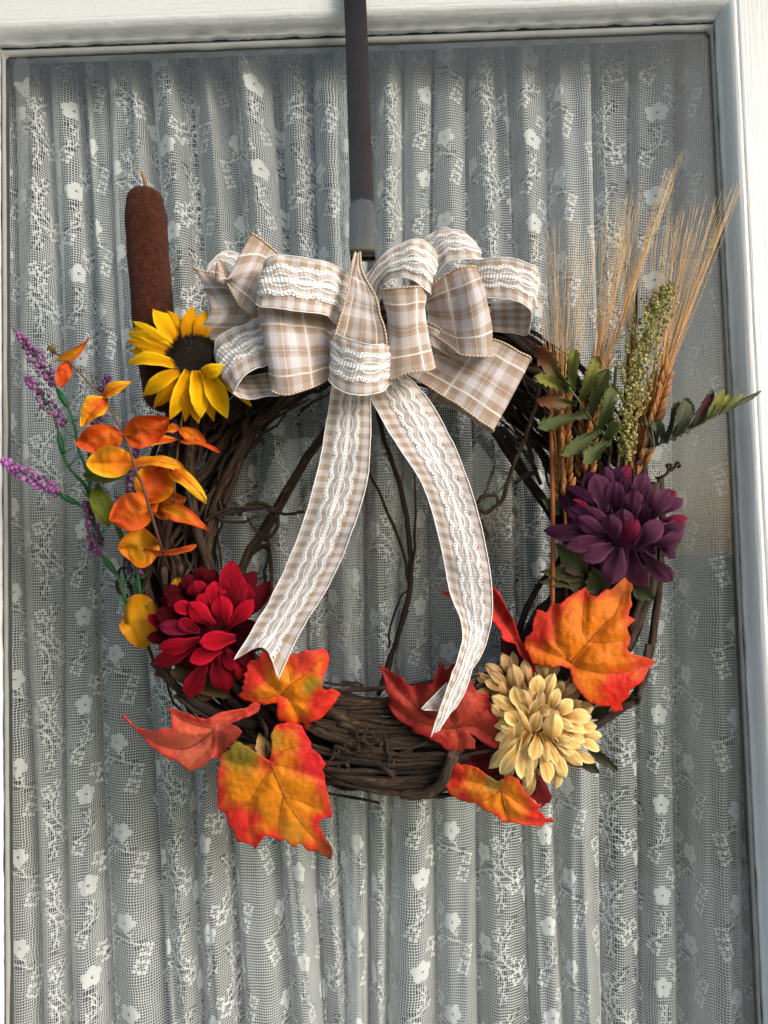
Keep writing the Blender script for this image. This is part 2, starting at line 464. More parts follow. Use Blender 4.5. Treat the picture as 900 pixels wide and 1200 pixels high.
box('bottom_rail', (EX0 - B, EX1 + B, -FD + .001, .045, EZ0 - .2, EZ0), M['paint_h'], door, .0025)
gap = [(EX0 - .02, EX1 + .02, .0005, .012, EZ1 - .001, EZ1 + .03), (EX1 - .0005, EX1 + .03, .0005, .012, EZ0, EZ1), (EX0 - .03, EX0 + .0005, .0005, .012, EZ0, EZ1)]
for b in gap: box('shadow_gap', b, M['gap'], door)
def putty(x0, x1, z0, z1, vert):
    V, Fc, n = [], [], 90
    for i in range(n + 1):
        q = i / n; w = mnoise.noise(Vector((q * 22, vert * 5, 1))) * .0011
        for o_, d in ((0, .0022), (.15, .0042), (.85, .0048), (1, .0022)):
            if vert: V.append((x0 + (x1 - x0) * o_ + (w if o_ > .5 else 0), -d, z0 + q * (z1 - z0)))
            else: V.append((x0 + q * (x1 - x0), -d, z0 + (z1 - z0) * o_ + (w if o_ < .5 else 0)))
    for i in range(n):
        for k in range(3): Fc.append((i * 4 + k, i * 4 + k + 1, i * 4 + k + 5, i * 4 + k + 4))
    return mesh_obj('putty_line', V, Fc, M['putty'], door)
putty(EX0, EX1, EZ1 - .0088, EZ1 - .0024, 0)
for sx, ex_ in ((1, EX1), (-1, EX0)):                          # rounded putty fillets in the two upper corners
    cxx, czz, rr0 = ex_ - sx * .018, EZ1 - .0088 - .010, .016
    arc = [(cxx + sx * rr0 * math.sin(t), -.0040, czz + rr0 * .8 * math.cos(t)) for t in [k * PI / 20 for k in range(11)]]
    cn = (ex_ - sx * .0002, -.0046, EZ1 - .0023)
    mesh_obj('putty_corner', arc + [cn] + [(p[0], -.0019, p[2]) for p in arc], [(k, k + 1, 11) for k in range(10)] + [(k, k + 12, k + 13, k + 1) for k in range(10)], M['putty'], door)
putty(EX0 + .0005, EX0 + .0045, EZ0, EZ1 - .010, 1)
putty(EX1 - .0035, EX1 - .0002, EZ0, EZ1 - .010, 1)
box('glass_pane', (EX0 - .004, EX1 + .004, -.0018, .0, EZ0, EZ1 + .004), M['glass'], door)
# pale see-through oval and slivers in the top corner of the pane
c3 = crop(0, 0, 3.0)
def flat(name, cr, pts, d, mat, parent):
    V = [P(*cr(x, y), d) for x, y in pts]
    return mesh_obj(name, V, [tuple(range(len(V)))], mat, parent, smooth=False)
flat('etched_oval', c3, [(75 + 31 * math.cos(k * PI / 16), 270 + 78 * math.sin(k * PI / 16)) for k in range(32)], .0022, M['sticker_oval'], door)
for pts in ([(46, 290), (62, 286), (80, 328), (84, 342), (64, 322)], [(62, 286), (78, 296), (86, 280), (94, 345), (84, 342)], [(86, 280), (100, 268), (106, 346), (94, 345)]):
    flat('etched_flash', c3, pts, .0026, M['sticker'], door)

# ---------------------------------------------------------------- lace curtains
TU, TV, NR = .118, .104, 448
def lace_tile():
    """one repeat of the lace drawing: flowers, sprigs, filled diamonds; >0.5 solid, <0 open work"""
    gy, gx = np.mgrid[0:NR, 0:NR]; X = gx / NR * TU; Y = gy / NR * TV
    T = np.zeros((NR, NR)); O = np.zeros((NR, NR))
    def wrap(dx, per): return (dx + per / 2) % per - per / 2
    def disc(cx, cy, r): return np.clip((r - np.hypot(wrap(X - cx, TU), wrap(Y - cy, TV))) / .0007 + .5, 0, 1)
    def flower(cx, cy, r, rot):
        f = disc(cx, cy, r * .50)
        for k in range(5): f = np.maximum(f, disc(cx + r * .60 * math.cos(rot + k * 1.2566), cy + r * .60 * math.sin(rot + k * 1.2566), r * .40))
        np.maximum(T, f * (1 - disc(cx, cy, r * .17)), out=T)
    def diamond(cx, cy, r):                                   # lattice of small dots: a filled lozenge with eyelets
        for ix in (-1, 0, 1):
            for iy in (-1, 0, 1):
                if ix == iy == 0: continue
                np.maximum(T, disc(cx + (ix * .75 + iy * .30) * r * .80, cy + (iy * .75 - ix * .30) * r * .88, r * .27), out=T)
    def stroke(pts, w, w2=None, openw=0.0):
        pts = np.array([tuple(q)[:2] for q in catmull([(x, y, 0) for x, y in pts], 6)]); n = len(pts)
        for i in range(n - 1):
            (ax, ay), (bx, by) = pts[i], pts[i + 1]; ww = w + ((w2 or w) - w) * i / n
            px_, py_ = wrap(X - ax, TU), wrap(Y - ay, TV); ux, uy = bx - ax, by - ay; L2 = ux * ux + uy * uy + 1e-12
            t = np.clip((px_ * ux + py_ * uy) / L2, 0, 1); dd = np.hypot(px_ - t * ux, py_ - t * uy)
            np.maximum(T, np.clip((ww - dd) / .0007 + .5, 0, 1), out=T)
            if openw: np.maximum(O, np.clip((openw - dd) / .004 + .5, 0, 1), out=O)
    flower(.022, .018, .0120, .3); flower(.086, .070, .0112, 1.1)
    diamond(.043, .031, .0080); diamond(.034, .043, .0070); diamond(.012, .062, .0080); diamond(.100, .018, .0080); diamond(.106, .036, .0070); diamond(.068, .083, .0070)
    def sprig(line, n, l0, sd0):
        pts = np.array([tuple(q)[:2] for q in catmull([(x, y, 0) for x, y in line], 8)]); stroke(line, .00105, .0008, .0050)
        for k in range(1, n):
            i0 = int(k / n * (len(pts) - 2)); c = pts[i0]; d = pts[i0 + 1] - c; d /= np.hypot(*d) + 1e-9; nr = np.array([-d[1], d[0]]) * (1 if (k + sd0) % 2 else -1)
            L = l0 * (1 - .4 * k / n); e1 = c + d * L * .45 + nr * L * .55; e2 = e1 + d * L * .45 + nr * L * .1
            stroke([c, e1, e2], .0008, .0007); stroke([e1, e1 + nr * L * .45 + d * L * .05], .0007); stroke([e2, e2 + nr * L * .22 + d * L * .15], .0009)
    sprig([(.040, .036), (.060, .052), (.062, .074), (.046, .098)], 9, .0125, 0); sprig([(.100, .044), (.074, .052), (.060, .030), (.066, .004)], 8, .0115, 1); sprig([(.008, .070), (.022, .078), (.026, .092), (.018, .103)], 5, .010, 0)
    return T - O * (T < .25) * .8
LT = lace_tile()
def lace_at(u, v):
    ci = np.floor(u / TU); uf = u / TU - ci; uf = np.where(ci % 2 > .5, 1 - uf, uf); v = v + TV * ((ci * .382) % 1)
    fu = uf * NR; fv = (v / TV % 1) * NR; i0 = fu.astype(int) % NR; j0 = fv.astype(int) % NR; i1 = (i0 + 1) % NR; j1 = (j0 + 1) % NR
    a = fu - np.floor(fu); b = fv - np.floor(fv)
    return LT[j0, i0] * (1 - a) * (1 - b) + LT[j0, i1] * a * (1 - b) + LT[j1, i0] * (1 - a) * b + LT[j1, i1] * a * b

def curtain(name, label, top, bot, u_off, seed):
    """valley places along the top and the bottom of the photograph -> a gathered lace panel of real threads"""
    d = -.047; n = len(top) - 1; rg = np.random.default_rng(seed)
    xt = np.array([P(x, 40, d).x for x in top]); xb = np.array([P(x, 1200, d).x for x in bot])
    z1, z0 = .56, -.60; per = 1.72
    wmean = (np.diff(xt) + np.diff(xb)) / 2; U = np.concatenate([[0], np.cumsum(np.maximum(wmean, .012) * per)])
    A = .009 + .0125 * rg.random(n); PH = rg.random(n) * .36 - .18; KK = .08 + .10 * rg.random(n + 1); W1 = rg.random(n + 2) * 6.28
    def surf(u, z, lift=0.0):
        v = (z - z0) / (z1 - z0)
        k = np.clip(np.searchsorted(U, u, side='right') - 1, 0, n - 1); t = (u - U[k]) / (U[k + 1] - U[k])
        mixv = np.clip((z + .45) / .95, -.2, 1.1)
        def XB(kk): return xb[kk] * (1 - mixv) + xt[kk] * mixv + (.005 * np.sin(v * 3.4 + W1[kk]) + .0015 * np.sin(v * 9 + W1[kk] * 3)) * (1 - np.clip(v * 1.1 - .1, 0, 1) ** 4)
        xl = XB(k); w = XB(k + 1) - xl
        amp = A[k] * np.clip(w / .045, .5, 1.15); tt = t + PH[k] * np.sin(t * PI)
        x = xl + w * (tt - KK[k] * np.sin(2 * PI * tt))
        y = -d - amp * (1 - np.cos(2 * PI * tt)) + .012
        tf = np.clip((v - .55) / .42, 0, 1) ** 1.3
        y = y + tf * .0055 * np.sin(u * 2 * PI / .034 + 2.2 * np.sin(u * 23) + 1.1 * np.sin(u * 57)); x = x + tf * .003 * np.sin(u * 2 * PI / .034 + 2.0)
        y = y + .0022 * np.sin(u * 2 * PI / .055 + v * 9) + .0012 * np.sin(u * 2 * PI / .019 + v * 4 + 2 * np.sin(u * 31))
        y = y + .0030 * np.abs(np.sin(u * 2 * PI / .046 + 1.7 * np.sin(u * 17) + v * 2.5)) - .0035 * np.exp(-((t - .5 - .3 * np.sin(v * 3 + k * 1.9)) / .07) ** 2)
        y = np.maximum(y, .006)
        return np.stack([x, y - lift, z + .0015 * np.sin(u * 60)], -1)
    CO, FA, MI = [], [], []; base = 0
    def add(co, quads, mi):
        nonlocal base
        CO.append(co.reshape(-1, 3)); FA.append(quads.reshape(-1, 4) + base); MI.append(np.full(quads.reshape(-1, 4).shape[0], mi)); base += CO[-1].shape[0]
    us0 = np.linspace(0, U[-1] - 1e-6, 6000); p0 = (surf(us0, np.full(6000, .25)) + surf(us0, np.full(6000, -.25))) / 2
    arc = np.concatenate([[0], np.cumsum(np.hypot(np.diff(p0[:, 0]), np.diff(p0[:, 1])))]); LEN = arc[-1]
    toarc = lambda u: np.interp(u, us0, arc); tou = lambda a: np.interp(a, arc, us0)
    pat = lambda u, z: lace_at((toarc(u) + u_off) / .86, (z + .012 * np.sin(toarc(u) * 9)) / .86)
    wob = lambda a, b: .0004 * np.sin(a * 170 + b * 90) + .0003 * np.sin(a * 60 - b * 310)
    # threads along the drop
    pu, pz = .0021, .0027
    us = tou(np.arange(0, LEN, pu)); zs = np.arange(z0, z1, .0064)
    uu, zz = np.meshgrid(us, zs, indexing='ij'); uw = np.clip(uu + wob(uu, zz), 0, U[-1] - 1e-6)
    co = np.stack([surf(np.clip(uw - .00025, 0, None), zz), surf(np.clip(uw + .00025, 0, U[-1] - 1e-6), zz)], 2)
    ii, jj = np.meshgrid(np.arange(len(us)), np.arange(len(zs) - 1), indexing='ij')
    q = (ii * len(zs) + jj) * 2; quads = np.stack([q, q + 1, q + 3, q + 2], -1)
    add(co, quads, 0)
    # threads across
    zs = np.arange(z0, z1, pz); us = tou(np.linspace(0, LEN, int(LEN / .0021)))
    zz, uu = np.meshgrid(zs, us, indexing='ij'); zw = zz + wob(zz, uu)
    co = np.stack([surf(uu, zw - .00046, .00015), surf(uu, zw + .00046, .00015)], 2)
    ii, jj = np.meshgrid(np.arange(len(zs)), np.arange(len(us) - 1), indexing='ij')
    q = (ii * len(us) + jj) * 2; quads = np.stack([q, q + 1, q + 3, q + 2], -1)
    keep = ~((pat(uu, zz)[:, :-1] < -.3) & (ii % 2 == 1))
    add(co, quads[keep], 0)
    # solid work: flowers, sprigs, diamonds
    us = tou(np.linspace(0, LEN, int(LEN / .00080))); zs = np.arange(z0, z1, .00095)
    zz, uu = np.meshgrid(zs, us, indexing='ij'); co = surf(uu, zz, .0003)
    ii, jj = np.meshgrid(np.arange(len(zs) - 1), np.arange(len(us) - 1), indexing='ij')
    q = ii * len(us) + jj; quads = np.stack([q, q + 1, q + len(us) + 1, q + len(us)], -1)
    pm = pat(uu, zz); pm = (pm[:-1, :-1] + pm[1:, 1:] + pm[:-1, 1:] + pm[1:, :-1]) / 4
    quads = quads[pm > .45]; used, inv = np.unique(quads, return_inverse=True)
    add(co.reshape(-1, 3)[used], inv.reshape(-1, 4), 1)
    co = np.concatenate(CO).astype(np.float32); fi = np.concatenate(FA).astype(np.int32); mi = np.concatenate(MI).astype(np.int32); nf = len(fi)
    me = bpy.data.meshes.new(name)
    me.vertices.add(len(co)); me.vertices.foreach_set('co', co.ravel())
    me.loops.add(nf * 4); me.loops.foreach_set('vertex_index', fi.ravel())
    me.polygons.add(nf); me.polygons.foreach_set('loop_start', np.arange(0, nf * 4, 4, dtype=np.int32))
    me.materials.append(M['lace']); me.materials.append(M['lace_motif'])
    me.polygons.foreach_set('material_index', mi); me.polygons.foreach_set('use_smooth', np.ones(nf, dtype=bool))
    me.update(calc_edges=True)
    o = bpy.data.objects.new(name, me); col.objects.link(o); o['label'] = label; o['category'] = 'curtain'; o['group'] = 'lace curtain panels behind the glass'
    return o
curtain('lace_curtain', 'gathered white floral lace curtain panel behind the cattail and sunflower side of the glass',
        [-40, -8, 22, 58, 92, 128, 172, 222, 268, 318, 362, 408], [-30, 10, 44, 86, 133, 190, 238, 286, 342, 382, 408, 428], 0.0, 3)
curtain('lace_curtain', 'gathered white floral lace curtain panel behind the wheat and purple flower side of the glass',
        [394, 436, 472, 508, 548, 592, 640, 690, 740, 796, 852, 900], [402, 428, 461, 508, 558, 628, 664, 714, 750, 797, 884, 925], .041, 5)


# ================================================================ metal wreath hanger
hg = empty('wreath_hanger', P(424, 300, .04), 'dark nickel metal over-door hanger strap with a rounded hook above the bow', 'hanger')
def strip(name, cen, half, mat, thick, parent, nx=5):
    """flat metal band along centre points; half width in metres per point; bowed edges"""
    V, Fc = [], []; n = len(cen); X = RT
    for i, c in enumerate(cen):
        tn = (cen[min(i + 1, n - 1)] - cen[max(i - 1, 0)]).normalized(); nr = X.cross(tn).normalized()
        for sgn in (1, -1):
            for k in range(nx):
                x = (2 * k / (nx - 1) - 1) * sgn
                V.append(c + X * (half[i] * x) + nr * (thick * .5 * sgn * (1 - .5 * x ** 4)))
    m_ = 2 * nx
    for i in range(n - 1):
        for k in range(m_):
            k2 = (k + 1) % m_; Fc.append((i * m_ + k, i * m_ + k2, (i + 1) * m_ + k2, (i + 1) * m_ + k))
    Fc.append(tuple(range(m_))); Fc.append(tuple(range((n - 1) * m_, n * m_))[::-1])
    o = mesh_obj(name, V, Fc, mat, parent); 
    md = o.modifiers.new('e', 'EDGE_SPLIT'); md.split_angle = math.radians(50)
    return o
sx_ = P(411, -90, .034).x
pts = catmull([Vector((sx_ - .003, .03, EZ1 + .2022)), Vector((sx_ - .003, -.012, EZ1 + .2022)), Vector((sx_ - .003, -.0235, EZ1 + .198)), Vector((sx_ - .002, -.028, EZ1 + .14)), P(416, 0, .0335), P(420, 120, .0345), P(424, 250, .0345), P(425, 292, .0345)], 5)
strip('strap', pts, [.0107] * len(pts), M['strap'], .0016, hg)
hk = catmull([P(425, 285, .0345), P(425, 298, .0360), P(425.5, 304, .042), P(425.5, 305, .050), P(425, 298, .0565), P(424, 285, .0585), P(424, 262, .0590), P(424, 247, .0592)], 5)
hw = [.0107 + .0008 * sm(0, 1, i / 12) for i in range(len(hk))]
top = P(424, 247, .0592); up_ = (P(424, 233, .0594) - top)
ex, ew = [], []
for k in range(1, 8):
    a_ = k / 7 * PI / 2; ex.append(top + up_ * math.sin(a_)); ew.append(max(.0012, hw[-1] * math.cos(a_) ** .6))
strip('hook', hk + ex, hw + ew, M['hook'], .0018, hg, 7)

# ================================================================ grapevine wreath
WC = P(456, 640, .040); RM = .1960; AR, AD = .0385, .030
wr = empty('grapevine_wreath', P(456, 925, .04), 'round wreath of twisted brown grapevine twigs hanging in front of the glass', 'wreath')
def ring(th, rho, phi, dz=0.0):
    r = RM + AR * rho * math.cos(phi); 
    return Vector((WC.x + r * math.sin(th) * 1.02, WC.y - AD * rho * math.sin(phi) - dz, WC.z + r * math.cos(th) * (.955 if math.cos(th) < 0 else 1)))
def vine(i, th0, span, rho, phi0, dphi, rad, mat):
    n = max(10, int(abs(span) * 11)); pts = []
    s1, s2 = random.random() * 50, random.random() * 50
    for k in range(n + 1):
        q = k / n; th = th0 + span * q
        w1 = mnoise.noise(Vector((q * 5 * abs(span), s1, 0))); w2 = mnoise.noise(Vector((q * 5 * abs(span), s2, 7)))
        w3 = mnoise.noise(Vector((q * 14 * abs(span), s2, 3)))
        pts.append(ring(th, rho + .22 * w1, phi0 + dphi * q + .5 * w2) + Vector((w3, w3 * .4, w2 * .5)) * .0034)
    sd = random.random() * 99
    rf = lambda q: rad * (.80 + .35 * (1 - q)) * (1 + .65 * max(-.35, mnoise.noise(Vector((q * 16 * abs(span), sd, 0)))) + (.35 if (q * 6 * abs(span) + sd) % 1 < .07 else 0))
    return tube('vine', catmull(pts, 2), rf, mat, wr, 7)
vr = random.Random(21)
for i in range(185):
    th0 = vr.random() * 2 * PI; span = (.7 + vr.random() * 1.9) * (1 if vr.random() < .5 else -1)
    rho = math.sqrt(vr.random()) * .98; phi = vr.random() * 2 * PI; rad = .0015 + .0022 * vr.random() ** 1.7
    random.seed(i * 13 + 5)
    vine(i, th0, span, rho, phi, (vr.random() - .35) * 2.4, rad, M['bark'] if vr.random() < .6 else (M['bark2'] if vr.random() < .7 else M['bark3']))
for i in range(14):                                           # thick front canes
    random.seed(i * 31 + 2)
    vine(i, i / 14 * 2 * PI, 1.1 + .6 * random.random(), .75, PI * (.15 + .7 * random.random()), (random.random() - .5) * 1.8, .0036 + .0010 * random.random(), M['bark'])
for i in range(64):                                           # thin wiry runners on the outside
    random.seed(i * 17 + 3)
    vine(i, random.random() * 2 * PI, (.35 + 1.1 * random.random()) * random.choice((-1, 1)), 1.0 + .14 * random.random(), PI * (-.1 + 1.2 * random.random()), (random.random() - .5) * 3.6, .0009 + .0009 * random.random(), M[random.choice(('bark', 'bark2', 'bark3'))])
random.seed(11)
ID = lambda x, y: (x, y)
def cane(name, pts, r0, r1, mat='bark', n=6, cr=ID, sides=7):
    p = path(cr, pts, n); sd = random.random() * 50
    for k in range(1, len(p) - 1): p[k] += Vector((mnoise.noise(Vector((k * .5, sd, 0))), 0, mnoise.noise(Vector((k * .5, sd, 5))))) * .0012
    return tube(name, p, lambda q: (r0 + (r1 - r0) * q) * (1 + .25 * mnoise.noise(Vector((q * 9, sd, 1)))), M[mat], wr, sides)
# sticks crossing the opening
cane('cane', [(388, 496, .052), (350, 552, .05), (310, 622, .05), (290, 650, .052), (272, 700, .055)], .0048, .0046)
cane('cane', [(292, 650, .052), (312, 640, .05), (318, 668, .052), (318, 700, .05)], .0024, .0018)
cane('cane', [(573, 492, .045), (600, 535, .04), (640, 592, .04), (680, 660, .045)], .0048, .0046, 'bark2')
cane('cane', [(590, 500, .045), (615, 550, .042), (655, 620, .045)], .0026, .0024, 'bark2')
cane('twig', [(437, 455, .06), (452, 520, .05), (470, 570, .045), (479, 625, .04), (481, 680, .04), (474, 720, .045), (458, 770, .05), (443, 815, .055)], .0022, .0026, 'bark2')
cane('twig', [(428, 543, .05), (450, 590, .045), (470, 640, .042), (480, 685, .04)], .0012, .0016, 'bark2')
cane('twig', [(486, 556, .05), (487, 610, .045), (485, 650, .042), (481, 682, .04)], .0010, .0013, 'bark2')
cane('twig', [(480, 690, .042), (470, 700, .045), (458, 735, .047), (456, 760, .05)], .0010, .0010, 'bark2')
cane('twig', [(478, 715, .043), (466, 745, .047), (455, 790, .052)], .0014, .0014, 'bark2')
cane('vine', [(288, 492, .062), (284, 530, .064), (272, 570, .064), (258, 600, .06), (240, 640, .058)], .0030, .0030)
cane('vine', [(340, 462, .06), (300, 500, .062), (268, 555, .062), (248, 610, .06), (236, 690, .06)], .0048, .0050)
cane('vine', [(232, 480, .072), (222, 540, .075), (228, 610, .075), (244, 660, .07), (256, 720, .06)], .0050, .0046)
cane('twig', [(300, 500, .066), (306, 512, .068), (309, 520, .066)], .0016, .0016, 'bark2')
# right side loops
cane('tendril', [(634, 448, .08), (626, 480, .085), (612, 520, .088), (600, 550, .086), (588, 586, .084), (570, 600, .08), (560, 592, .08), (566, 582, .083), (580, 580, .084), (585, 590, .083)], .0020, .0016)
cane('tendril', [(562, 600, .08), (560, 615, .08), (566, 632, .078), (572, 628, .078), (564, 608, .08)], .0014, .0012)
cane('tendril', [(590, 500, .07), (606, 520, .072), (622, 540, .074), (628, 552, .074), (618, 556, .076), (604, 566, .08)], .0020, .0018, 'bark2')
cane('tendril', [(585, 500, .06), (600, 514, .06), (618, 520, .065), (626, 548, .07), (634, 568, .07)], .0022, .0018, 'bark2')
cane('tendril', [(768, 560, .07), (776, 559, .074), (785, 550, .076), (786, 545, .076), (781, 545, .074), (785, 551, .072), (790, 548, .070), (793, 542, .074), (797, 545, .076), (794, 548, .07)], .0012, .0010, 'bark')
cane('tendril', [(776, 652, .07), (785, 648, .07), (792, 640, .068), (795, 634, .066)], .0012, .0010)
# left tendrils
cane('tendril', [(240, 612, .066), (258, 600, .068), (300, 594, .07), (330, 602, .074), (356, 600, .07)], .0016, .0014)
cane('tendril', [(245, 606, .066), (275, 601, .068), (312, 595, .07), (318, 610, .07), (312, 628, .07), (300, 622, .07), (290, 606, .07)], .0014, .0012)
cane('tendril', [(280, 604, .066), (290, 592, .068), (305, 590, .07), (322, 598, .072), (325, 615, .072), (318, 628, .07), (310, 632, .068)], .0020, .0016)
cane('tendril', [(257, 587, .066), (262, 600, .066), (272, 602, .066), (278, 596, .068), (272, 588, .068), (262, 590, .068)], .0012, .0011)
cane('tendril', [(313, 632, .07), (316, 640, .072), (310, 641, .07), (316, 645, .068), (314, 655, .068), (310, 670, .066), (312, 690, .066)], .0016, .0014, 'bark2')
cane('tendril', [(250, 600, .066), (262, 610, .066), (285, 612, .068), (300, 604, .068)], .0012, .0012)
# bottom bunch
cane('vine', [(352, 812, .085), (390, 835, .088), (420, 848, .088), (460, 858, .088), (500, 852, .084)], .0050, .0052)
cane('vine', [(372, 812, .08), (410, 822, .084), (460, 826, .084), (520, 836, .08)], .0046, .0048)
cane('vine', [(362, 850, .09), (400, 866, .092), (430, 880, .09), (462, 908, .086)], .0038, .0034, 'bark3')
cane('vine', [(378, 900, .082), (420, 912, .084), (470, 916, .084), (520, 905, .08), (560, 880, .07)], .0042, .0046)
cane('vine', [(376, 912, .075), (430, 920, .078), (490, 926, .078), (530, 916, .075)], .0040, .0044)
cane('vine', [(372, 878, .086), (430, 892, .088), (500, 894, .086), (560, 870, .075)], .0040, .0044, 'bark2')
for i in range(44):                                           # the dense bunch of runners at the bottom
    random.seed(i * 29 + 1); y_ = 812 + 112 * random.random(); x_ = 350 + 60 * random.random(); L_ = 90 + 110 * random.random(); k_ = (random.random() - .5) * 46
    sag = lambda x: -((x - 456) / 100) ** 2 * 14
    cane('vine', [(x_ + L_ * q, y_ + k_ * q + sag(x_ + L_ * q) + 5 * (random.random() - .5), .070 + .020 * math.sin(PI * (y_ - 795) / 150) + .004 * random.random()) for q in (0, .25, .5, .75, 1)], .0011 + .0016 * random.random(), .0010 + .0014 * random.random(), random.choice(('bark', 'bark', 'bark2', 'bark3')), 4, sides=6)
random.seed(12)
cane('binding_vine', [(532, 880, .094), (528, 893, .096), (519, 915, .094), (500, 930, .088), (470, 930, .080)], .0056, .0042, 'bark3')
cane('twig', [(464, 886, .094), (490, 874, .096), (520, 860, .096)], .0010, .0008, 'bark3')
cane('twig', [(380, 800, .07), (410, 803, .07), (424, 806, .07), (420, 800, .07), (400, 799, .068)], .0014, .0012)
for k, (x, y, s_) in enumerate([(424, 858, 7), (433, 866, 8), (412, 874, 9), (458, 894, 4), (394, 880, 3.4), (425, 876, 7), (402, 898, 6), (440, 872, 6)]):
    tp = []; a0 = random.random() * 6
    for j in range(14):
        a_ = a0 + j * .55; r_ = s_ * (1.15 - j * .035); tp.append((x + r_ * math.cos(a_), y + r_ * math.sin(a_), .096 + .0006 * j))
    cane('tendril', tp, .0010, .0008, 'bark3', 3)
cane('tendril', [(458, 890, .096), (454, 880, .096), (452, 864, .094), (446, 856, .092), (450, 846, .092)], .0012, .001, 'bark3', 4)
cane('tendril', [(392, 882, .096), (388, 890, .096), (382, 900, .094)], .0012, .001, 'bark3', 4)
# right outer canes
cane('vine', [(774, 560, .05), (776, 620, .05), (772, 690, .052), (762, 760, .055), (744, 815, .06), (700, 850, .06)], .0034, .0036)
cane('vine', [(768, 565, .06), (764, 640, .062), (764, 690, .064), (745, 735, .066), (735, 760, .066)], .0040, .0040, 'bark3')
cane('vine', [(752, 530, .06), (758, 600, .066), (756, 680, .066), (738, 740, .066)], .0040, .0040)
cane('vine', [(760, 755, .06), (748, 815, .062), (741, 823, .066), (715, 838, .062), (680, 868, .06)], .0028, .0036, 'bark3')
cane('twig', [(746, 824, .066), (749, 819, .07), (747, 812, .07)], .0024, .0014, 'bark3')
cane('vine', [(660, 650, .05), (630, 690, .055), (612, 730, .055), (600, 790, .05)], .0026, .0030, 'bark2')
cane('vine', [(662, 690, .06), (636, 715, .06), (615, 745, .06), (590, 800, .055)], .0046, .0046, 'bark2')
cane('tendril', [(150, 700, .06), (138, 690, .06), (141, 668, .062), (152, 668, .064), (150, 690, .064)], .0016, .0012)
cane('vine', [(180, 775, .075), (210, 808, .08), (250, 835, .08), (300, 850, .078)], .0040, .0040, 'bark2')
cane('vine', [(206, 815, .08), (225, 830, .082), (262, 852, .08)], .0024, .0020)


# ================================================================ the bow
bow = empty('ribbon_bow', P(430, 450, .11), 'large tan gingham and plaid ribbon bow with white lace, two tails over the wreath', 'bow')
def ribbon(name, cr, rungs, pat, lace=None, cord=True, dd=0.0, ns=9, nw=12, v0=0.0, vs=1.0, flip=1, label=None, cut=None, wr_=.0016):
    """a length of ribbon: rungs across it, each 2..4 places (x, y, depth) from edge A to edge B"""
    RG = []
    for r in rungs:
        pts = [P(*cr(x, y), d + dd) for x, y, d in r]
        k = catmull(pts, 8); m_ = len(k) - 1
        RG.append([k[int(round(j / nw * m_))] if len(pts) > 2 else pts[0].lerp(pts[1], j / nw) for j in range(nw + 1)])
    cols_ = [catmull([RG[i][j] for i in range(len(RG))], ns) for j in range(nw + 1)]
    n = len(cols_[0]); G = [[cols_[j][i].copy() for j in range(nw + 1)] for i in range(n)]
    wid = sum((G[i][0] - G[i][nw]).length for i in range(n)) / n
    vlen = [0.0]; h_ = nw // 2
    for i in range(1, n): vlen.append(vlen[-1] + (G[i][h_] - G[i - 1][h_]).length)
    sd = random.random() * 50
    def nrm(i, j):
        a_ = G[min(i + 1, n - 1)][j] - G[max(i - 1, 0)][j]; b_ = G[i][min(j + 1, nw)] - G[i][max(j - 1, 0)]
        q = a_.cross(b_); return q.normalized() if q.length > 1e-12 else Vector((0, -1, 0))
    N = [[nrm(i, j) for j in range(nw + 1)] for i in range(n)]
    mi_ = max(1, n // 4); sg = (1 if N[mi_][h_].dot(CAM - G[mi_][h_]) > 0 else -1) * flip
    for i in range(n):
        for j in range(nw + 1):
            w1 = mnoise.noise(Vector((vlen[i] * 55, j / nw * 2.2, sd))) + .5 * mnoise.noise(Vector((vlen[i] * 120, j / nw * 4, sd)))
            w1 -= 1.1 * max(0, .35 - abs(mnoise.noise(Vector((vlen[i] * 38 + j / nw * 1.4, j / nw * .9, sd + 5))))) / .35
            G[i][j] += N[i][j] * (w1 * wr_ * sg)
    V, U, Fc = [], [], []
    for i in range(n):
        for j in range(nw + 1):
            V.append(G[i][j]); U.append((j / nw, v0 + vs * vlen[i] / .052, 0))
    for i in range(n - 1):
        for j in range(nw):
            k = i * (nw + 1) + j; f = (k, k + 1, k + nw + 2, k + nw + 1)
            if cut and cut(i / (n - 1), (j + .5) / nw): continue
            Fc.append(f)
    o = mesh_obj(name, V, Fc, M[pat], bow, None, U, label=label)
    def at(i, s_):
        x = max(0, min(1, s_)) * nw; j = min(int(x), nw - 1); return G[i][j].lerp(G[i][j + 1], x - j)
    if lace:
        c_, hw_ = lace; V, U, Fc = [], [], []
        for i in range(n):
            for j in range(9):
                x = 2 * j / 8 - 1; s_ = c_ + hw_ * x
                V.append(at(i, s_) + N[i][min(nw, max(0, int(round(s_ * nw))))] * (.0011 * sg)); U.append((x, vlen[i] / (2 * hw_ * wid), 0))
        for i in range(n - 1):
            for j in range(8):
                if cut and cut(i / (n - 1), c_ + hw_ * (2 * (j + .5) / 8 - 1)): continue
                k = i * 9 + j; Fc.append((k, k + 1, k + 10, k + 9))
        mesh_obj('lace_trim', V, Fc, M['trim'], o, None, U)
    for e_ in (0, nw):
        ed = [G[i][e_] + N[i][e_] * (.0002 * sg) for i in range(n)]
        if cut: ed = [p for i, p in enumerate(ed) if not cut(i / (n - 1), .02 if e_ == 0 else .98)]
        tube('edge_cord', ed, .00085 if cord else .00046, M['cord'] if cord else M['thread'], o, 6)
    return o
k1 = crop(220, 260, 4.286); k2 = crop(380, 260, 5.715); k3 = crop(430, 255, 4.286)
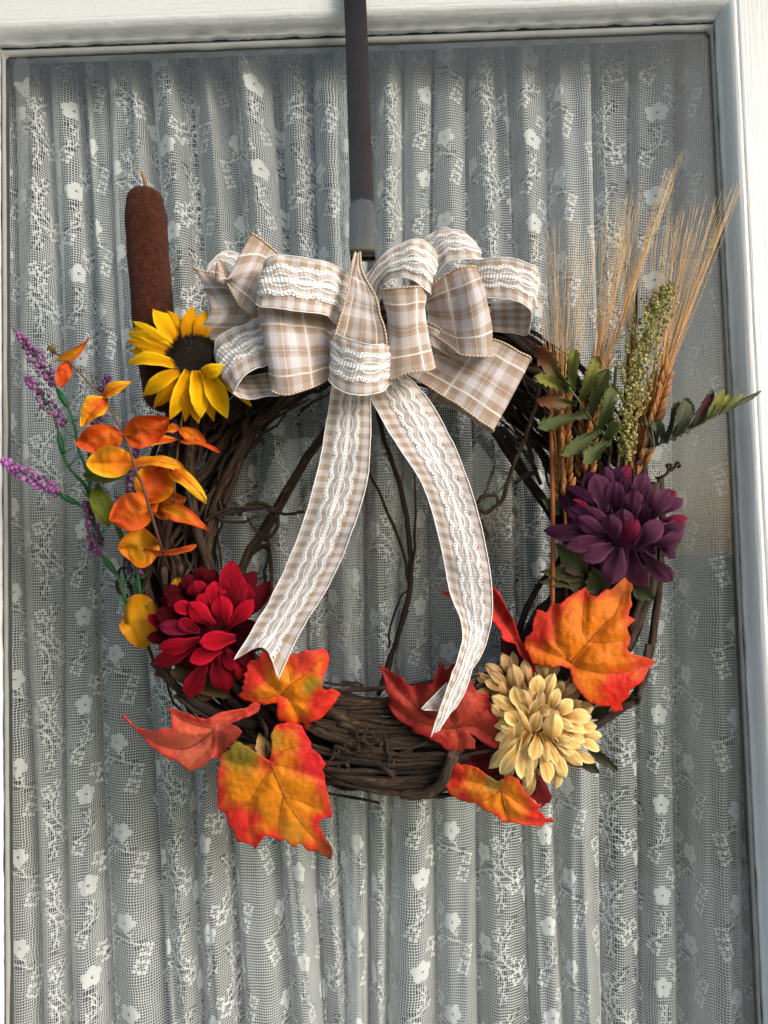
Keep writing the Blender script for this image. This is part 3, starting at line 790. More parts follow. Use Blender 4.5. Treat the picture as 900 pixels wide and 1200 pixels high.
# back loops first
ribbon('loop', k1, [[(360, 300, .088), (340, 480, .088), (330, 570, .088)], [(150, 265, .092), (300, 440, .094), (170, 595, .092)], [(35, 235, .096), (130, 445, .104), (28, 570, .098)], [(60, 250, .085), (150, 440, .092), (60, 575, .086)], [(250, 320, .075), (270, 440, .08), (250, 560, .075)]], 'plaid', label='plaid loop with a fishtail shaped fold')
ribbon('loop', k1, [[(260, 160, .080), (200, 330, .080)], [(180, 150, .084), (120, 260, .084)], [(100, 215, .086), (95, 300, .086)]], 'gingham', (.35, .25), False)
ribbon('loop', k1, [[(500, 190, .098), (370, 500, .098)], [(400, 112, .110), (262, 415, .112)], [(320, 58, .118), (185, 325, .120), (150, 200, .116)][:1] + [(175, 300, .120), (150, 205, .116)], [(335, 90, .104), (215, 300, .104), (190, 230, .100)], [(430, 160, .088), (330, 380, .088), (320, 390, .086)]], 'plaid')
ribbon('loop', k1, [[(430, 470, .104), (470, 700, .118)], [(370, 480, .106), (405, 712, .124)], [(220, 540, .106), (290, 765, .128)], [(132, 610, .104), (234, 836, .126)], [(150, 720, .100), (224, 866, .122)], [(230, 780, .098), (300, 888, .119)], [(420, 760, .096), (460, 880, .115)]], 'gingham', (.44, .26), False, v0=.3)
ribbon('loop', k1, [[(760, 470, .108), (770, 740, .112), (730, 770, .110)], [(690, 470, .118), (700, 640, .122), (705, 790, .124)], [(560, 445, .128), (600, 640, .130), (620, 832, .133)], [(450, 430, .132), (470, 640, .138), (500, 868, .138)], [(358, 432, .128), (392, 640, .132), (420, 850, .134)], [(375, 450, .112), (410, 640, .116), (440, 830, .118)], [(560, 480, .100), (560, 640, .104), (580, 780, .104)]], 'plaid', v0=.4)
ribbon('loop', k1, [[(860, 330, .112), (790, 540, .112)], [(812, 262, .122), (738, 500, .124)], [(720, 205, .132), (690, 462, .138)], [(620, 185, .138), (570, 448, .144)], [(470, 163, .140), (450, 432, .146)], [(380, 195, .135), (350, 420, .140)], [(400, 200, .120), (372, 400, .122)], [(560, 230, .108), (540, 400, .108)]], 'gingham', (.47, .30), False)
# right side
ribbon('loop', k3, [[(250, 150, .085), (340, 330, .085)], [(300, 100, .090), (350, 290, .092)], [(370, 57, .094), (410, 222, .098)], [(465, 68, .094), (510, 212, .098)], [(548, 132, .088), (592, 206, .092)], [(520, 150, .078), (570, 215, .080)]], 'gingham', (.42, .30), False)
ribbon('loop', k3, [[(470, 230, .098), (500, 400, .098)], [(560, 213, .104), (620, 402, .104)], [(700, 204, .108), (725, 411, .108)], [(825, 236, .106), (805, 450, .106)], [(861, 290, .098), (838, 497, .098)], [(845, 390, .086), (803, 584, .086)], [(740, 410, .080), (740, 580, .080)], [(620, 420, .076), (630, 574, .076)]], 'gingham', (.45, .28), False, v0=.2)
ribbon('loop', k3, [[(300, 560, .100), (140, 760, .100)], [(430, 560, .106), (230, 800, .108)], [(640, 612, .114), (430, 922, .116)], [(760, 668, .116), (560, 1012, .119)], [(828, 706, .112), (640, 1068, .114)], [(800, 730, .100), (600, 1072, .104)], [(680, 700, .092), (500, 990, .098)], [(500, 640, .088), (300, 900, .092)]], 'plaid', v0=.15)
ribbon('loop', k3, [[(290, 520, .110), (270, 620, .110)], [(350, 545, .114), (335, 645, .114)], [(440, 600, .114), (430, 690, .114)], [(560, 640, .108), (560, 700, .108)]], 'plaid')
ribbon('loop', k3, [[(280, 390, .106), (300, 470, .104), (290, 560, .106)], [(330, 335, .118), (360, 480, .112), (410, 640, .122)], [(400, 280, .126), (440, 480, .122), (470, 686, .130)], [(480, 246, .130), (530, 460, .134), (560, 695, .134)], [(543, 246, .126), (612, 400, .132), (637, 697, .130)], [(530, 270, .112), (585, 420, .116), (620, 690, .116)], [(420, 320, .100), (450, 450, .102), (480, 620, .104)]], 'plaid', v0=.6, wr_=.0018)
ribbon('loop', k3, [[(-40, 380, .108), (60, 430, .108)], [(0, 285, .116), (70, 350, .118)], [(100, 172, .126), (125, 302, .130)], [(200, 116, .130), (212, 306, .138)], [(292, 112, .128), (300, 355, .140)], [(354, 185, .118), (328, 385, .132)], [(330, 200, .106), (310, 390, .118)], [(200, 250, .098), (230, 400, .108)]], 'gingham', (.48, .30), False)
ribbon('loop', k3, [[(120, 400, .118), (110, 560, .118), (120, 740, .118)], [(66, 368, .134), (100, 540, .134), (78, 815, .136)], [(120, 356, .142), (150, 560, .142), (140, 800, .145)], [(190, 348, .144), (205, 560, .144), (220, 775, .148)], [(260, 346, .142), (262, 540, .142), (300, 768, .146)], [(304, 348, .132), (304, 540, .132), (346, 748, .136)], [(280, 360, .118), (280, 540, .118), (310, 730, .120)]], 'plaid', v0=.2)
# centre
ribbon('centre_loop', k2, [[(208, 205, .128), (240, 200, .128)], [(185, 300, .134), (255, 330, .136)], [(165, 430, .138), (345, 500, .140)], [(130, 560, .140), (372, 620, .142)], [(95, 680, .142), (405, 720, .143)], [(60, 800, .140), (415, 850, .140)], [(90, 900, .130), (380, 950, .130)]], 'plaid', v0=.55)
ribbon('knot', k2, [[(120, 800, .118), (110, 1040, .118)], [(60, 735, .134), (24, 1050, .134)], [(110, 765, .144), (90, 1120, .144)], [(200, 795, .149), (200, 1158, .150)], [(310, 825, .149), (310, 1155, .150)], [(405, 822, .144), (400, 1130, .146)], [(440, 850, .134), (455, 1060, .134)], [(400, 880, .118), (400, 1040, .118)]], 'gingham', (.47, .30), False)
# tails
def cut1(q, s_): return q > .93 and (q - .93) / .07 > (.1 + 1.0 * abs(s_ - .55) * 1.9)
ribbon('tail', ID, [[(392, 440, .105), (436, 440, .105)], [(387, 465, .112), (434, 465, .114)], [(380, 510, .116), (434, 515, .120)], [(368, 568, .112), (428, 572, .118)], [(347, 635, .104), (407, 637, .112)], [(320, 695, .098), (382, 690, .108)], [(296, 738, .102), (352, 740, .110)], [(274, 773, .106), (309, 759, .111), (326, 796, .116)]], 'gingham', (.50, .27), False, ns=14, nw=14, vs=1.2, label='tail with a notched end above the red flower')
def cut2(q, s_): return q > .92 and (q - .92) / .08 > (.15 + .9 * s_)
ribbon('tail', ID, [[(428, 440, .105), (470, 435, .105)], [(436, 470, .114), (500, 465, .112)], [(466, 522, .120), (532, 522, .114)], [(497, 572, .116), (556, 587, .112)], [(516, 637, .110), (572, 655, .110)], [(527, 693, .106), (577, 712, .110)], [(541, 732, .112), (570, 752, .109)], [(538, 763, .118), (556, 782, .112)], [(524, 808, .120), (540, 818, .113)], [(506, 864, .120), (520, 850, .115)]], 'gingham', (.56, .27), False, ns=14, nw=14, vs=1.2, label='twisted tail hanging over the red maple leaf')
ribbon('tail_fold', crop(430, 760, 5.0), [[(470, 200, .112), (480, 300, .112)], [(400, 270, .113), (440, 360, .113)], [(318, 355, .113), (330, 362, .113)]], 'gingham', None, False, nw=6, vs=1.2)

# ================================================================ flowers
def jitter(c, r, a_=.10):
    k = 1 + (r.random() - .5) * 2 * a_; return tuple(min(1, max(0, x * k)) for x in c)
def flower(root, cr, sc, centre, R, petals, d0, H, cols_, mat='petal', shape='mum', seed=0, under=.014, cup=.45, part='petal', wk=1.0, inset=0.0):
    r = random.Random(seed); N = len(petals); cx, cy = centre
    dep = lambda x, y: d0 + H * (1 - min(1.3, math.hypot(x - cx, y - cy) / R) ** 1.6)
    for i, p in enumerate(petals):
        bx, by, tx, ty, w = p[:5]; tone = p[5] if len(p) > 5 else 'm'; ex = p[6] if len(p) > 6 else {}
        bx, by = bx + (cx - bx) * inset, by + (cy - by) * inset
        db = dep(bx, by) - under + .010 * i / N + ex.get('db', 0); dt = dep(tx, ty) + .006 * i / N + ex.get('dt', 0) - .002
        ca, cb, ce = cols_[tone]; k = 1 + (r.random() - .5) * .24
        f = lambda c: tuple(min(1, x * k) for x in c) if c else None
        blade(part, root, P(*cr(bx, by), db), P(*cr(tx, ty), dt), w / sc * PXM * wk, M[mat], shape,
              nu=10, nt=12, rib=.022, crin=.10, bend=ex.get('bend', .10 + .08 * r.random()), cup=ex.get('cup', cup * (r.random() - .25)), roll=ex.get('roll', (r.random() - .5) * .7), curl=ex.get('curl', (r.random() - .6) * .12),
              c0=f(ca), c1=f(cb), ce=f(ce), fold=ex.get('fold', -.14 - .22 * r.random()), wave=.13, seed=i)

def core(root, p, r, mat, c):
    V, Fc = [], []
    for i in range(7):
        a_ = i / 6 * PI
        for k in range(10): V.append(p + Vector((r * math.sin(a_) * math.cos(k * PI / 5), r * .7 * math.cos(a_), r * math.sin(a_) * math.sin(k * PI / 5))))
    for i in range(6):
        for k in range(10): Fc.append((i * 10 + k, i * 10 + (k + 1) % 10, (i + 1) * 10 + (k + 1) % 10, (i + 1) * 10 + k))
    return mesh_obj('flower_core', V, Fc, mat, root, [c] * len(V), [(0, 0, 0)] * len(V))

# purple
cH = crop(620, 530, 4.5)
pu = empty('purple_mum', P(*cH(430, 430), .075), 'deep purple fabric mum flower with a few pinkish petals below the fern leaf', 'flower')
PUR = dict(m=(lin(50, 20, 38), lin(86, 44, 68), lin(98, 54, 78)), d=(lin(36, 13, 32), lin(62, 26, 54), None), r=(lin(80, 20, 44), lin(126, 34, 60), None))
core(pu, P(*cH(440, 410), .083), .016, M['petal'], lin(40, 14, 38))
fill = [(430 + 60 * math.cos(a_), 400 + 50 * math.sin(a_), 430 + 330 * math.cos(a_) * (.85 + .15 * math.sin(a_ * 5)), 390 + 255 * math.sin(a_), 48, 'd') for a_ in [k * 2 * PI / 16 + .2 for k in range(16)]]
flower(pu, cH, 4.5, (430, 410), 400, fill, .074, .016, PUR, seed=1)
flower(pu, cH, 4.5, (430, 410), 400, [
    (400, 300, 190, 185, 50, 'd'), (390, 260, 300, 100, 48, 'd'), (400, 320, 345, 112, 62, 'm'), (430, 250, 400, 78, 42, 'm'), (450, 220, 470, 75, 42, 'd'), (475, 210, 520, 66, 34, 'r'),
    (500, 240, 500, 120, 36, 'd'), (470, 340, 455, 150, 52, 'm'), (560, 260, 612, 106, 50, 'm'), (600, 320, 645, 165, 30, 'm'), (540, 360, 562, 196, 50, 'm'), (590, 420, 608, 256, 38, 'd'), (640, 350, 745, 192, 50, 'm'),
    (700, 262, 775, 205, 26, 'r'), (670, 330, 812, 252, 40, 'm'), (690, 360, 838, 348, 26, 'r'), (680, 410, 832, 380, 44, 'm'), (650, 490, 825, 438, 42, 'm'), (700, 500, 768, 556, 30, 'm'),
    (350, 370, 152, 236, 40, 'd'), (330, 310, 238, 254, 24, 'r'), (370, 410, 200, 290, 42, 'd'), (360, 430, 76, 415, 44, 'm'), (400, 455, 196, 500, 44, 'm'), (440, 490, 290, 565, 50, 'm'), (480, 500, 435, 700, 62, 'm'), (540, 510, 600, 722, 58, 'm'), (600, 530, 755, 680, 52, 'm'),
    (430, 390, 300, 296, 40, 'm'), (400, 440, 264, 345, 44, 'm'), (500, 420, 500, 308, 50, 'm'), (570, 500, 700, 362, 54, 'm'), (450, 460, 428, 330, 52, 'm'), (495, 490, 572, 354, 44, 'r')], .086, .030, PUR, seed=2, under=.019)
GRN = (lin(36, 46, 24), lin(72, 86, 44), lin(104, 72, 56))
for (bx, by, tx, ty, w, c_) in [(300, 660, 50, 632, 46, 0), (300, 650, 135, 480, 72, 0), (310, 690, 45, 688, 36, 0), (290, 740, 195, 660, 46, 1), (370, 760, 330, 600, 72, 0), (540, 700, 665, 770, 50, 1), (180, 330, 60, 240, 40, 1)]:
    blade('leaf', pu, P(*cH(bx, by), .080), P(*cH(tx, ty), .084), w / 4.5 * PXM, M['leaf'], 'leaf', bend=.06, cup=.1, fold=.25, c0=GRN[0], c1=GRN[1], ce=GRN[2] if c_ == 0 else None, saw=.22, sawn=5, nt=20, roll=.2)

# red
cE = crop(120, 640, 4.286)
rd = empty('crimson_mum', P(*cE(540, 440), .075), 'crimson red fabric mum flower at the end of the notched ribbon tail', 'flower')
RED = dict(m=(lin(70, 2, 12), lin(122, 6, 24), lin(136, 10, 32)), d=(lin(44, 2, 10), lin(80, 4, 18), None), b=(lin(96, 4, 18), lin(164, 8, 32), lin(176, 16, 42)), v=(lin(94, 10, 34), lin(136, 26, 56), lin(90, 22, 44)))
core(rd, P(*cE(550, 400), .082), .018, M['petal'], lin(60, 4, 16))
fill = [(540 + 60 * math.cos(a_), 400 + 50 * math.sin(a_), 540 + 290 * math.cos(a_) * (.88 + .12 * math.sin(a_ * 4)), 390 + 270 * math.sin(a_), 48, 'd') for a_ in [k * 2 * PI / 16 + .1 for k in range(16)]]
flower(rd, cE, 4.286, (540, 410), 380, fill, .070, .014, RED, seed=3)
flower(rd, cE, 4.286, (540, 410), 380, [
    (510, 220, 490, 106, 46, 'd'), (520, 210, 565, 118, 40, 'd'), (460, 230, 418, 148, 42, 'd'), (650, 290, 772, 128, 46, 'd'), (690, 380, 842, 178, 46, 'd'), (700, 330, 730, 186, 46, 'm'), (600, 330, 655, 72, 58, 'm'), (650, 350, 700, 150, 50, 'm'),
    (420, 260, 308, 216, 42, 'd'), (440, 300, 325, 278, 42, 'd'), (420, 380, 268, 326, 46, 'd'), (320, 420, 230, 345, 30, 'm'), (330, 465, 224, 455, 32, 'd'), (500, 270, 458, 182, 52, 'm'), (590, 260, 622, 166, 32, 'm'), (570, 310, 560, 178, 50, 'b'),
    (700, 450, 732, 610, 42, 'd'), (720, 540, 690, 665, 42, 'm'), (610, 510, 672, 625, 42, 'm'), (520, 580, 426, 755, 50, 'm'), (570, 530, 632, 740, 64, 'm'), (470, 500, 246, 598, 44, 'm'), (490, 470, 282, 515, 44, 'b'), (490, 425, 284, 402, 40, 'v'),
    (640, 410, 758, 268, 40, 'b'), (540, 310, 480, 244, 38, 'b'), (480, 340, 358, 294, 38, 'b'), (480, 425, 388, 364, 36, 'm'), (560, 400, 436, 284, 48, 'b'), (620, 400, 598, 246, 54, 'b'), (600, 520, 438, 578, 44, 'b'), (672, 460, 488, 482, 48, 'b')], .084, .030, RED, seed=4, under=.019)
OLV = (lin(40, 42, 20), lin(84, 78, 36), lin(96, 60, 40))
for (bx, by, tx, ty, w) in [(420, 620, 660, 770, 66), (400, 600, 390, 690, 60), (350, 600, 260, 650, 50), (560, 700, 480, 770, 50)]:
    blade('leaf', rd, P(*cE(bx, by), .074), P(*cE(tx, ty), .078), w / 4.286 * PXM, M['leaf'], 'leaf', bend=.06, cup=.1, fold=.2, c0=OLV[0], c1=OLV[1], ce=OLV[2], saw=.2, sawn=6, nt=20)

# cream
cC = crop(540, 750, 4.737)
cm = empty('cream_mum', P(*cC(410, 470), .08), 'cream yellow fabric mum flower with many layered petals among maple leaves', 'flower')
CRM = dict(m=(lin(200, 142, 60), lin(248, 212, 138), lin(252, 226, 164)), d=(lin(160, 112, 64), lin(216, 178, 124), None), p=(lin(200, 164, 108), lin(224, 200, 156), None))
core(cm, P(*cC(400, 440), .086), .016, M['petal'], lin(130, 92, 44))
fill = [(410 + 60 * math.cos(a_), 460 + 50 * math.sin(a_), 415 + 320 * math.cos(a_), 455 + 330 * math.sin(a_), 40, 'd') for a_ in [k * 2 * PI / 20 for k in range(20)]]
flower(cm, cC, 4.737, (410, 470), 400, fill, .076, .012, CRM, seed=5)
flower(cm, cC, 4.737, (410, 470), 400, [
    (230, 270, 82, 192, 42, 'd'), (180, 290, 84, 262, 36, 'd'), (260, 240, 140, 132, 45, 'd'), (280, 210, 232, 74, 40, 'd'), (310, 190, 288, 62, 30, 'd'), (250, 280, 132, 228, 36, 'd'), (280, 270, 160, 172, 36, 'd'), (380, 270, 352, 108, 40, 'd'), (420, 220, 466, 88, 36, 'p'), (460, 230, 474, 128, 25, 'm'), (500, 220, 545, 114, 36, 'p'),
    (330, 310, 285, 136, 58, 'd'), (540, 300, 570, 226, 32, 'm'), (570, 310, 648, 232, 30, 'p'), (240, 320, 224, 226, 25, 'd'), (405, 330, 436, 196, 55, 'm'), (455, 340, 518, 184, 42, 'm'),
    (610, 370, 666, 340, 32, 'm'), (650, 390, 738, 370, 34, 'm'), (560, 430, 724, 424, 52, 'm'), (620, 485, 756, 478, 42, 'm'), (650, 525, 790, 536, 38, 'm'), (620, 550, 775, 612, 38, 'm'), (600, 590, 748, 682, 34, 'm'), (540, 570, 676, 700, 46, 'm'),
    (340, 540, 150, 715, 44, 'm'), (320, 600, 245, 785, 40, 'm'), (340, 560, 222, 745, 48, 'm'), (410, 690, 360, 864, 44, 'm'), (380, 570, 366, 812, 50, 'm'), (350, 540, 335, 765, 52, 'm'), (545, 660, 528, 826, 42, 'm'), (510, 590, 578, 768, 44, 'm'), (440, 600, 492, 796, 50, 'm'), (425, 530, 405, 668, 50, 'm'), (465, 540, 482, 686, 28, 'm'),
    (250, 430, 172, 362, 38, 'd'), (320, 395, 170, 314, 44, 'm'), (340, 380, 295, 254, 54, 'm', dict(cup=.5)), (490, 390, 545, 266, 38, 'm'), (520, 420, 620, 334, 48, 'm'), (510, 430, 622, 490, 38, 'm'), (580, 500, 688, 550, 34, 'm'), (510, 560, 606, 560, 32, 'm'),
    (380, 430, 312, 334, 32, 'm', dict(cup=.5)), (385, 430, 436, 320, 28, 'm', dict(cup=.5)), (420, 400, 510, 386, 44, 'm', dict(cup=.4)), (310, 460, 240, 396, 50, 'm', dict(cup=.6)), (290, 510, 232, 486, 30, 'm'), (316, 536, 322, 440, 32, 'm'), (390, 525, 316, 380, 30, 'm'), (405, 510, 432, 396, 46, 'm', dict(cup=.5)), (500, 566, 520, 424, 68, 'm', dict(cup=-.3))], .088, .034, CRM, seed=6, under=.020, wk=.80, cup=.6)
rz = random.Random(77); mid_ = []
for k in range(30):
    a_ = k * 2.39996; q = .45 + .5 * ((k * .618) % 1); mid_.append((410 + 70 * math.cos(a_), 460 + 60 * math.sin(a_), 412 + 330 * q * math.cos(a_), 462 + 330 * q * math.sin(a_), 26 + 8 * rz.random(), 'm' if math.sin(a_) > -.3 else 'd'))
flower(cm, cC, 4.737, (410, 470), 400, mid_, .085, .026, CRM, seed=15, under=.012, cup=.6)
DKL = (lin(28, 32, 20), lin(52, 58, 34), lin(86, 48, 50))
for (bx, by, tx, ty, w) in [(600, 330, 850, 208, 56), (550, 240, 612, 118, 34), (720, 430, 834, 368, 42), (700, 600, 874, 724, 34), (660, 660, 772, 742, 36), (560, 640, 690, 710, 30), (180, 590, 140, 640, 30), (520, 640, 310, 740, 30)]:
    blade('leaf', cm, P(*cC(bx, by), .082), P(*cC(tx, ty), .088), w / 4.737 * PXM, M['leaf'], 'leaf', bend=.06, cup=.1, fold=.2, c0=DKL[0], c1=DKL[1], ce=DKL[2], saw=.2, sawn=7, nt=22)

# sunflower
cA = crop(130, 340, 5.0)
sf = empty('sunflower', P(*cA(470, 390), .08), 'yellow fabric sunflower with a dark brown fuzzy centre in front of the cattail', 'flower')
SUN = dict(m=(lin(206, 136, 0), lin(250, 194, 12), lin(255, 204, 30)), d=(lin(180, 112, 0), lin(228, 164, 4), None))
flower(sf, cA, 5.0, (470, 390), 420, [
    (420, 310, 330, 108, 50, 'd'), (350, 420, 110, 350, 48, 'd'), (400, 480, 250, 700, 48, 'd'), (440, 500, 440, 770, 46, 'd'), (560, 500, 600, 770, 46, 'd'), (520, 290, 560, 120, 50, 'd'), (340, 360, 88, 290, 42, 'd'), (370, 330, 112, 212, 40, 'd'), (450, 560, 516, 782, 52, 'd', dict(bend=.03)), (640, 510, 830, 672, 40, 'm', dict(roll=-.4)),
    (365, 330, 112, 178, 44, 'm'), (440, 300, 478, 92, 56, 'd', dict(bend=.08)), (395, 310, 246, 96, 66, 'm', dict(bend=.1)), (345, 360, 88, 250, 62, 'm'),
    (385, 470, 94, 424, 46, 'm', dict(bend=.22, roll=.5)), (392, 485, 178, 618, 50, 'm', dict(bend=.16, roll=.3)), (440, 500, 350, 758, 54, 'm', dict(bend=.1)), (590, 500, 682, 755, 62, 'm', dict(bend=.08)), (510, 505, 525, 748, 62, 'm', dict(bend=.1, fold=-.3)), (560, 515, 672, 440, 44, 'm', dict(bend=.25, dt=.012))],
    .092, .012, SUN, shape='sun', seed=8, under=.008, inset=.30)
dc = P(*cA(470, 388), .096); V, Fc = [], []
for i in range(9):
    a_ = i / 8 * PI * .5
    for k in range(24):
        V.append(dc + Vector((.0218 * math.sin(a_) * math.cos(k * PI / 12), -.010 * math.cos(a_), .0190 * math.sin(a_) * math.sin(k * PI / 12))))
for i in range(8):
    for k in range(24): Fc.append((i * 24 + k, i * 24 + (k + 1) % 24, (i + 1) * 24 + (k + 1) % 24, (i + 1) * 24 + k))
mesh_obj('disc', V, Fc, M['floret'], sf)
V, Fc = [], []
rr_ = random.Random(4)
for i in range(1500):                                         # bristly florets of the disc
    q = math.sqrt((i + .5) / 1500); t = i * 2.39996; a_ = q * PI * .5
    p = dc + Vector((.0220 * math.sin(a_) * math.cos(t), -.010 * math.cos(a_), .0192 * math.sin(a_) * math.sin(t)))
    nn = Vector((math.sin(a_) * math.cos(t), -math.cos(a_) - .3, math.sin(a_) * math.sin(t))).normalized() + Vector((rr_.random() - .5, 0, rr_.random() - .5)) * .5
    s_ = Vector((math.cos(t + 1.5), 0, math.sin(t + 1.5))) * .00046; s2 = nn.cross(s_).normalized() * .00046; b_ = len(V)
    V += [p + s_, p - s_ * .5 + s2, p - s_ * .5 - s2, p + nn * (.0024 + .0016 * rr_.random())]; Fc += [(b_, b_ + 1, b_ + 3), (b_ + 1, b_ + 2, b_ + 3), (b_ + 2, b_, b_ + 3)]
fl = mesh_obj('florets', V, Fc, M['floret'], sf, smooth=False); fl['kind'] = 'stuff'
blade('sepal', sf, P(*cA(400, 490), .086), P(*cA(325, 600), .084), .006, M['leaf'], 'leaf', c0=lin(40, 60, 24), c1=lin(60, 84, 34))

# cattail
ct = empty('cattail', P(196, 480, .066), 'brown velvety cattail spike with a thin pointed tip behind the sunflower', 'cattail')
ax = catmull([P(170, 221, .070), P(171, 260, .070), P(176, 330, .068), P(182, 400, .066), P(190, 450, .062), P(196, 482, .060)], 10); n = len(ax)
def rc(q):
    L = .210; x = q * L; e0, e1 = x, L - x; r = (.0184 - .0012 * abs(q - .3)) * (.84 + .16 * sm(0, .22, q))
    if e0 < r: r *= math.sqrt(max(0.0, 1 - (1 - e0 / r) ** 2)) * .97 + .03
    if e1 < r: r *= math.sqrt(max(0.0, 1 - (1 - e1 / r) ** 2)) * .97 + .03
    return max(r, .0006)
cents = [ax[min(n - 2, int(q * (n - 1)))].lerp(ax[min(n - 2, int(q * (n - 1))) + 1], q * (n - 1) - min(n - 2, int(q * (n - 1)))) for q in [.5 - .5 * math.cos(PI * k / 50) for k in range(51)]]
V, Fc = [], []
for k, c in enumerate(cents):
    q = .5 - .5 * math.cos(PI * k / 50)
    for j in range(28):
        a_ = j * PI / 14; r = rc(q) * (1 + .06 * mnoise.noise(Vector((math.cos(a_) * 2, math.sin(a_) * 2, q * 14))))
        V.append(c + Vector((r * math.cos(a_), r * math.sin(a_), 0)) + (Vector((0, 0, 0))))
for k in range(50):
    for j in range(28): Fc.append((k * 28 + j, k * 28 + (j + 1) % 28, (k + 1) * 28 + (j + 1) % 28, (k + 1) * 28 + j))
mesh_obj('spike', V, Fc, M['cattail'], ct)
V, Fc = [], []
for i in range(5200):
    k = 1 + int(rr_.random() * 48); j = rr_.random() * 2 * PI; q = .5 - .5 * math.cos(PI * k / 50); c = cents[k].lerp(cents[k + 1], rr_.random()); r = rc(q)
    nn = Vector((math.cos(j), math.sin(j), (.9 if q < .06 else -.9 if q > .94 else 0) + rr_.random() * .8 - .4)).normalized(); p = c + Vector((r * .97 * math.cos(j), r * .97 * math.sin(j), 0))
    s_ = nn.orthogonal().normalized() * .00022; b_ = len(V); V += [p + s_, p - s_, p + nn * (.0007 + .0008 * rr_.random())]; Fc.append((b_, b_ + 1, b_ + 2))
fz_ = mesh_obj('fuzz', V, Fc, M['cattail'], ct, smooth=False); fz_['kind'] = 'stuff'
tube('tip', path(ID, [(171, 226, .07), (170, 214, .07), (168, 208, .07), (167, 201, .07)], 4), lambda q: .0019 - .0007 * q, M['straw'], ct, 7, lin(120, 78, 44), lin(172, 128, 80))
tube('stalk', path(ID, [(196, 478, .06), (205, 540, .05), (214, 620, .05)], 4), .0030, M['plain'], ct, 7, lin(60, 44, 24), lin(60, 44, 24))


